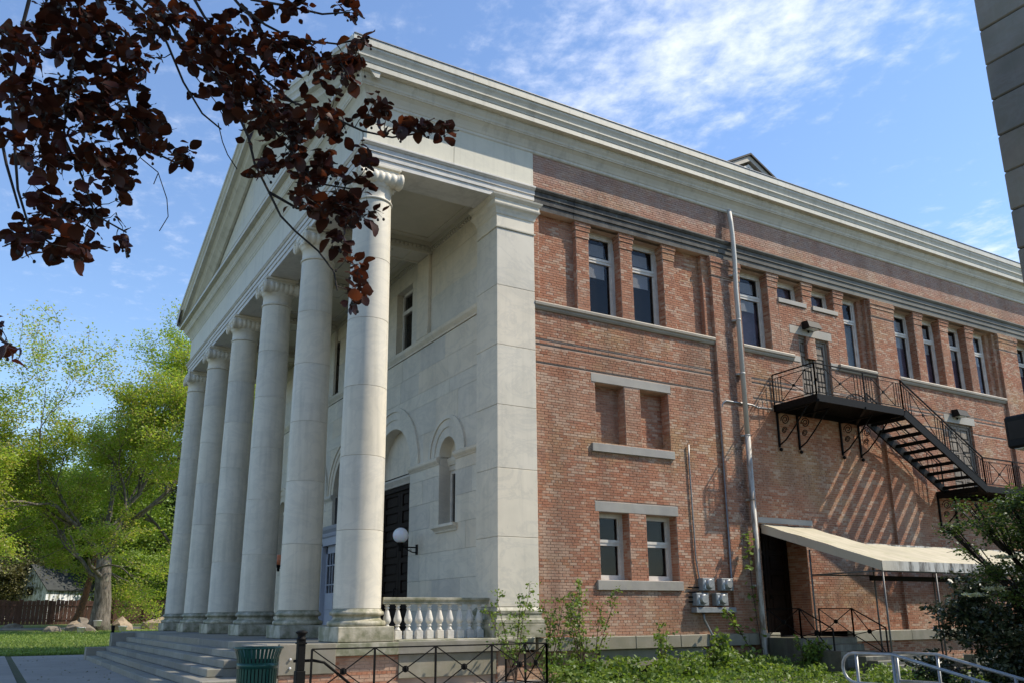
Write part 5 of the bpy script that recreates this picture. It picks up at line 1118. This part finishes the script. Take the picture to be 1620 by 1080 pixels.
sapling('wild_shrub', (8.0, -1.6, G), 'low shrub beside the dark side steps', .85, 6, 500, .08, 'leaf_weed', 56, .8, group='self sown shrubs')
# pale broad-leaved shoot by the meters and creeper on the downspout
def shoot(name, pts, lb, n, size, seed, mat='leaf_weed', sprd=.1, cat='creeper'):
    random.seed(seed); T = thing(name, lb, cat, pts[0]); o = Vector(pts[0]); pp = [Vector(p)-o for p in pts]; part('stem', MB().tube(pp, [.014]*(len(pp)-1)+[.005], 5), 'stem_brown', T)
    big = MB()
    for k in range(n):
        t = random.random()**.6*(len(pp)-1)*.999; i = int(t); p = pp[i].lerp(pp[i+1], t-i)+Vector((random.gauss(0, sprd), random.gauss(0, sprd*.6), random.gauss(0, sprd*.4))); d = Vector((random.gauss(0, 1), random.gauss(0, .7)-.3, -.5)).normalized(); w = d.cross(Vector((0, 0, 1))).normalized(); s = size*random.uniform(.7, 1.2)
        big.v += [tuple(p), tuple(p+d*s*.35+w*s*.42), tuple(p+d*s*.8+w*s*.25), tuple(p+d*s), tuple(p+d*s*.8-w*s*.25), tuple(p+d*s*.35-w*s*.42)]; m0 = len(big.v)-6; big.f.append(tuple(range(m0, m0+6))); big.sm.append(False)
    part('foliage', big, mat, T, kind='stuff')
shoot('broadleaf_shoot', [(7.3, -.7, G), (7.0, -.65, .7), (6.75, -.6, 1.1), (6.5, -.55, 1.5), (6.3, -.5, 1.72)], 'arching shoot with broad pale leaves right of the meters', 75, .13, 61, cat='plant')
shoot('wall_creeper', [(7.75, -.35, G), (7.7, -.28, 1.2), (7.62, -.25, 2.2), (7.58, -.25, 3.1), (7.55, -.25, 3.75)], 'thin creeper with green leaves climbing beside the downspout', 60, .14, 62)
# dogwood and dark evergreen at the right edge
def bushcloud(name, lb, centers, nleaf, size, mat, cat, elong=2.2, flat=.3, stems=True, extra=None, trunk=None):
    o0 = Vector(trunk); T = thing(name, lb, cat, o0); P = []; m_ = MB()
    for (c_, r_) in centers:
        k = int(nleaf*r_[0]*r_[1]*r_[2]/sum(q[1][0]*q[1][1]*q[1][2] for q in centers)); v_ = rng.normal(0, .5, (k, 3))*np.array(r_)+np.array(c_)-np.array(o0); P.append(v_)
        cc = Vector(c_)-o0; m_.tube([Vector((0, 0, 0)), cc*.5+Vector((0, 0, .2)), cc], [.05, .03, .012], 5, cap=False)
        for j in range(7): e = cc+Vector((random.gauss(0, .6)*r_[0], random.gauss(0, .6)*r_[1], random.gauss(0, .5)*r_[2])); m_.tube([cc*.75, (cc+e)/2+Vector((0, 0, .05)), e], [.018, .01, .004], 4, cap=False)
    part('stems', m_, 'bark_dark', T); P = np.concatenate(P)
    # clumping: pull points towards random twig centres
    tw = P[rng.integers(0, len(P), max(30, len(P)//26))]; P = tw[rng.integers(0, len(tw), len(P))]+rng.normal(0, .075, P.shape)
    part('foliage', leafcloud(P, size, mat, elong=elong, flat=flat), None, T, kind='stuff')
    if extra:
        for (mt, cs, n2, s2) in extra:
            Q = np.concatenate([rng.normal(0, .5, (n2, 3))*np.array(r_)+np.array(c_)-np.array(o0) for c_, r_ in cs]); part('blossom', leafcloud(Q, s2, mt, elong=1.2, flat=.75), None, T, kind='stuff')
def W3(px, py, d): return tuple(at(px, py, d))
bushcloud('evergreen_bush', 'dark glossy evergreen bush in the lower right corner behind the handrails', [(W3(1530, 970, 17), (.45, .5, .45)), (W3(1580, 1000, 16.5), (.6, .6, .5)), (W3(1630, 960, 16.5), (.6, .6, .6)), (W3(1600, 1060, 16.5), (.7, .6, .4)), (W3(1500, 1000, 17), (.22, .3, .22)), (W3(1660, 1030, 16.5), (.6, .6, .6)), (W3(1480, 1060, 17), (.5, .5, .25)), (W3(1550, 930, 17), (.5, .5, .25))], 15000, .05, 'leaf_rhodo', 'bush', trunk=(9.6, -6.5, G))
bushcloud('dogwood_tree', 'small dogwood with layered green sprays and white bracts at the right edge', [(W3(1560, 830, 16), (.55, .4, .12)), (W3(1600, 800, 15.5), (.4, .4, .18)), (W3(1610, 850, 16), (.5, .5, .16)), (W3(1650, 830, 15.5), (.5, .5, .3)), (W3(1540, 870, 16.5), (.3, .3, .06)), (W3(1575, 905, 16), (.5, .4, .10)), (W3(1630, 780, 15.5), (.3, .4, .12)), (W3(1640, 890, 16), (.4, .4, .2)), (W3(1500, 838, 16.3), (.30, .3, .07)), (W3(1530, 800, 16), (.25, .3, .06)), (W3(1600, 940, 16.2), (.5, .4, .1)), (W3(1660, 860, 15.8), (.4, .4, .4))], 11000, .040, 'leaf_dogwood', 'tree', 1.9, .6, extra=[('petal_white', [(W3(1540, 940, 16), (.22, .2, .03)), (W3(1575, 930, 16), (.2, .2, .03)), (W3(1590, 880, 16), (.25, .2, .03))], 130, .055)], trunk=(8.6, -8.2, G))

# ------------------------------------------------------------------ copper beech overhead
random.seed(77)
BT = thing('copper_beech', 'dark maroon leaved beech whose boughs hang into the upper left of the picture', 'tree', (-13.6, -12.6, G)); bo = Vector(BT.location)
def br(pts): return [at(*p)-bo for p in pts]
crotch = Vector((-13.3, -12.8, 7.0))-bo
STEMS = [
 [(240, -60, 4.3), (240, 0, 4.2), (278, 51, 4.2), (333, 116, 4.2), (370, 167, 4.15), (393, 217, 4.1), (403, 259, 4.1), (426, 305, 4.05), (444, 342, 4.0), (467, 366, 4.0), (504, 398, 4.0), (528, 430, 3.95), (534, 460, 3.95)],
 [(300, -60, 4.6), (308, 0, 4.5), (324, 28, 4.5), (366, 75, 4.5), (410, 120, 4.4), (463, 162, 4.4), (523, 185, 4.3), (574, 208, 4.3), (620, 218, 4.2), (660, 212, 4.2), (700, 200, 4.1)],
 [(330, -50, 4.8), (380, 10, 4.7), (420, 40, 4.6), (463, 62, 4.6), (532, 70, 4.5), (583, 60, 4.4)],
 [(360, -40, 4.6), (398, 0, 4.6), (454, 10, 4.5), (510, 23, 4.5), (553, 20, 4.4)],
 [(85, -50, 3.9), (93, 0, 3.9), (120, 70, 3.9), (112, 115, 3.8), (107, 160, 3.8), (100, 215, 3.8), (130, 280, 3.8), (150, 340, 3.8), (200, 368, 3.8)],
 [(40, -50, 3.6), (46, 0, 3.6), (28, 70, 3.6), (18, 140, 3.5), (23, 230, 3.5), (28, 300, 3.5), (46, 360, 3.5), (90, 393, 3.5)],
 [(150, -60, 4.1), (153, 0, 4.0), (185, 93, 4.0), (204, 162, 4.0), (222, 231, 3.9), (278, 258, 3.9), (308, 250, 3.9)],
 [(-60, 440, 3.2), (-30, 500, 3.2), (5, 540, 3.2), (18, 545, 3.2)],
 [(190, -60, 4.4), (210, 0, 4.4), (250, 40, 4.3), (265, 70, 4.3), (290, 130, 4.3), (320, 180, 4.2), (350, 205, 4.2)],
 [(-40, 60, 3.5), (-10, 160, 3.5), (10, 260, 3.5), (30, 330, 3.5)],
 [(260, 20, 4.4), (300, 100, 4.4), (390, 150, 4.4), (440, 215, 4.3), (500, 290, 4.3), (560, 300, 4.2)],
 [(426, 305, 4.05), (470, 330, 4.1), (520, 335, 4.1), (560, 345, 4.1)],
]
wood = MB(); wood.tube([(0, 0, -.1), (.1, 0, 2), (.2, -.1, 4.5), crotch], [.55, .42, .36, .3], 12)
nodes = []
for si, st in enumerate(STEMS):
    P = br(st)
    if si >= 10: P = [min(nodes, key=lambda q: (q-P[0]).length)]+P
    else: wood.tube([crotch, crotch.lerp(P[0], .5)+Vector((0, 0, .8)), P[0]-(P[1]-P[0])*.02, P[0]], [.09, .045, .0095, .009], 6, cap=False)
    n = len(P)
    wood.tube(P, [.0075*(1-.75*i/n)+.0015 for i in range(n)], 5, cap=False)
    for i in range(n-1):
        for k in range(4): nodes.append(P[i].lerp(P[i+1], k/4))
nodes.append(P[-1])
CL = [(40, 60, 50, 55, 17), (125, 45, 70, 45, 22), (205, 95, 45, 60, 24), (90, 150, 75, 50, 22), (185, 185, 55, 45, 24), (60, 240, 60, 45, 17), (165, 260, 55, 35, 17), (105, 325, 60, 30, 17), (45, 370, 45, 28, 11), (120, 385, 40, 20, 9), (295, 248, 18, 16, 3), (203, 368, 14, 12, 2), (250, 25, 60, 30, 15), (245, 215, 25, 30, 7),
 (330, 50, 60, 35, 20), (340, 105, 40, 30, 14), (400, 150, 45, 35, 19), (440, 85, 55, 30, 16), (520, 95, 50, 25, 15), (572, 62, 18, 14, 3), (470, 195, 50, 35, 18), (420, 200, 35, 30, 9), (545, 185, 35, 25, 10), (600, 170, 18, 14, 3), (655, 205, 32, 10, 6), (700, 200, 14, 12, 3), (505, 285, 40, 28, 14), (570, 262, 14, 16, 3), (415, 272, 18, 14, 4), (520, 325, 50, 20, 13), (560, 335, 22, 16, 5), (545, 385, 16, 26, 5), (565, 425, 12, 14, 2), (568, 468, 18, 12, 4), (440, 15, 50, 12, 7), (545, 15, 18, 12, 4), (5, 515, 8, 8, 1), (8, 560, 10, 12, 2), (20, 150, 25, 50, 8), (230, 155, 20, 40, 6), (380, 95, 40, 35, 9), (470, 245, 45, 25, 8)]
twig = MB(); leaves = []; kd = nodes
def mkleaf(p, d, nrm, s):
    d = d.normalized(); w = d.cross(nrm).normalized(); n2 = w.cross(d).normalized(); q = []
    prof = [(0, 0, 0), (.12, .20, .03), (.32, .36, .06), (.55, .37, .04), (.78, .25, .0), (.92, .1, -.04), (1.0, 0, -.07)]
    top_ = [(a, b_, c_) for a, b_, c_ in prof]; V = []; cv = random.uniform(-.25, .15)
    mid = [p+d*(a*s)+n2*(cv*s*a*a*1.6) for a, _, _ in prof]
    R_ = [mid[i]+w*(prof[i][1]*s*random.uniform(.9, 1.1))+n2*(prof[i][2]*s*1.6) for i in range(1, 6)]; L_ = [mid[i]-w*(prof[i][1]*s*random.uniform(.9, 1.1))+n2*(prof[i][2]*s*1.6) for i in range(1, 6)]
    V = mid+R_+L_; F = [(0, 7, 1), (1, 7, 8, 2), (2, 8, 9, 3), (3, 9, 10, 4), (4, 10, 11, 5), (5, 11, 6), (0, 1, 12), (1, 2, 13, 12), (2, 3, 14, 13), (3, 4, 15, 14), (4, 5, 16, 15), (5, 6, 16)]
    return V, F
def scr(q):
    w = Vector(q)+bo-CP; d = w.dot(FW); return 810+1350.4*w.dot(RT2)/d, 607.5-1350.4*w.dot(UP2)/d, d
SN = [(*scr(q), q) for q in nodes]; targets = []
for (cx_, cy_, rx, ry, cnt) in CL:
    for k in range(int(cnt*1.35+.5)):
        px, py = random.gauss(cx_, rx*.62), random.gauss(cy_, ry*.62); n0 = min(SN, key=lambda q: (q[0]-px)**2+(q[1]-py)**2)
        dep_ = n0[2]+random.gauss(0, .16); c_ = at(px, py, dep_)-bo; targets.append(((c_-n0[3]).length, dep_, c_))
targets.sort(key=lambda q: q[0]); grown = [(q, Vector((0, 0, 0))) for q in nodes]
for (_, dep_, c_) in targets:
    nb = min(grown, key=lambda q: (q[0]-c_).length)[0]; L = (c_-nb).length
    mid = nb.lerp(c_, .5)+Vector((random.gauss(0, .06), random.gauss(0, .06), random.gauss(-.03, .05)))*L; q1 = nb.lerp(mid, .5)+Vector((random.gauss(0, .03), random.gauss(0, .03), random.gauss(0, .03)))*L
    twig.tube([nb, q1, mid, c_], [.0030, .0026, .0021, .0012], 4, cap=False); grown += [(c_, 0), (mid, 0)]
    for j in range(random.randint(4, 6)):
        t = random.random()*.6+.4; p = mid.lerp(c_, t)+Vector((random.gauss(0, .02), random.gauss(0, .02), random.gauss(0, .015))); d = (c_-nb).normalized()*.6+Vector((random.gauss(0, .8), random.gauss(0, .8), random.gauss(-.2, .45)))
        nrm = Vector((random.gauss(0, .5), random.gauss(0, .5), 1)).normalized()
        if abs(d.normalized().dot(nrm)) > .9: continue
        V, F = mkleaf(p, d, nrm, random.choice((random.uniform(.03, .05), random.uniform(.05, .085), random.uniform(.05, .085)))); leaves.append((dep_, V, F))
    for j in range(2):
        if random.random() < .45:
            q = c_+Vector((random.gauss(0, .03), random.gauss(0, .03), -.04)); twig.tube([c_, q], .0008, 3, cap=False); twig.lathe([(.001, -.008), (.0065, -.003), (.0065, .004), (.002, .008)], q, 5)
# bare hanging twigs
for tp_ in ([(222, 250, 3.9), (250, 273, 3.9), (264, 315, 3.9), (266, 343, 3.9), (252, 366, 3.9)], [(225, 245, 3.9), (212, 262, 3.9), (206, 290, 3.9)], [(250, 275, 3.9), (243, 292, 3.9)], [(345, 195, 4.2), (352, 225, 4.2), (360, 245, 4.2), (375, 268, 4.2)], [(300, 110, 4.3), (340, 160, 4.3), (362, 200, 4.3)]): twig.tube(br(tp_), .0028, 4, cap=False)
part('trunk', wood, 'bark_dark', BT); part('twigs', twig, 'bark_dark', BT, kind='stuff')
leaves.sort(key=lambda q: q[0]); rest = MB()
for i, (dd, V, F) in enumerate(leaves):
    if i < 300:
        m_ = MB(); m_.v = [tuple(q) for q in V]; m_.f = F; m_.sm = [True]*len(F); part('leaf', m_, 'leaf_copper', BT)
    else:
        n0 = len(rest.v); rest.v += [tuple(q) for q in V]; rest.f += [tuple(n0+a for a in f) for f in F]; rest.sm += [True]*len(F)
part('leaves', rest, 'leaf_copper', BT, kind='stuff')
# unseen rest of the crown, added above the frame to shade the boughs
n = 26000; P = rng.normal(0, 1, (n, 3)); P = P/np.linalg.norm(P, axis=1)[:, None]*rng.random(n)[:, None]**.4*np.array([7.5, 6.0, 3.2])+np.array([-9.0, -14.0, 9.3])
w = P-np.array(CP); d = w @ np.array(FW); ex = 1350.4*(w @ np.array(RT2))/d; ey = 607.5-1350.4*(w @ np.array(UP2))/d
hid = (d < 0) | (ey < -60) | (np.abs(ex) > 900); P = P[hid & (P[:, 2] > 5.2)]
part('crown', leafcloud(P-np.array(bo), .13, 'leaf_copper', elong=1.3, flat=.3), None, BT, kind='stuff')
print('leaves', len(leaves), 'bricks', len(c))
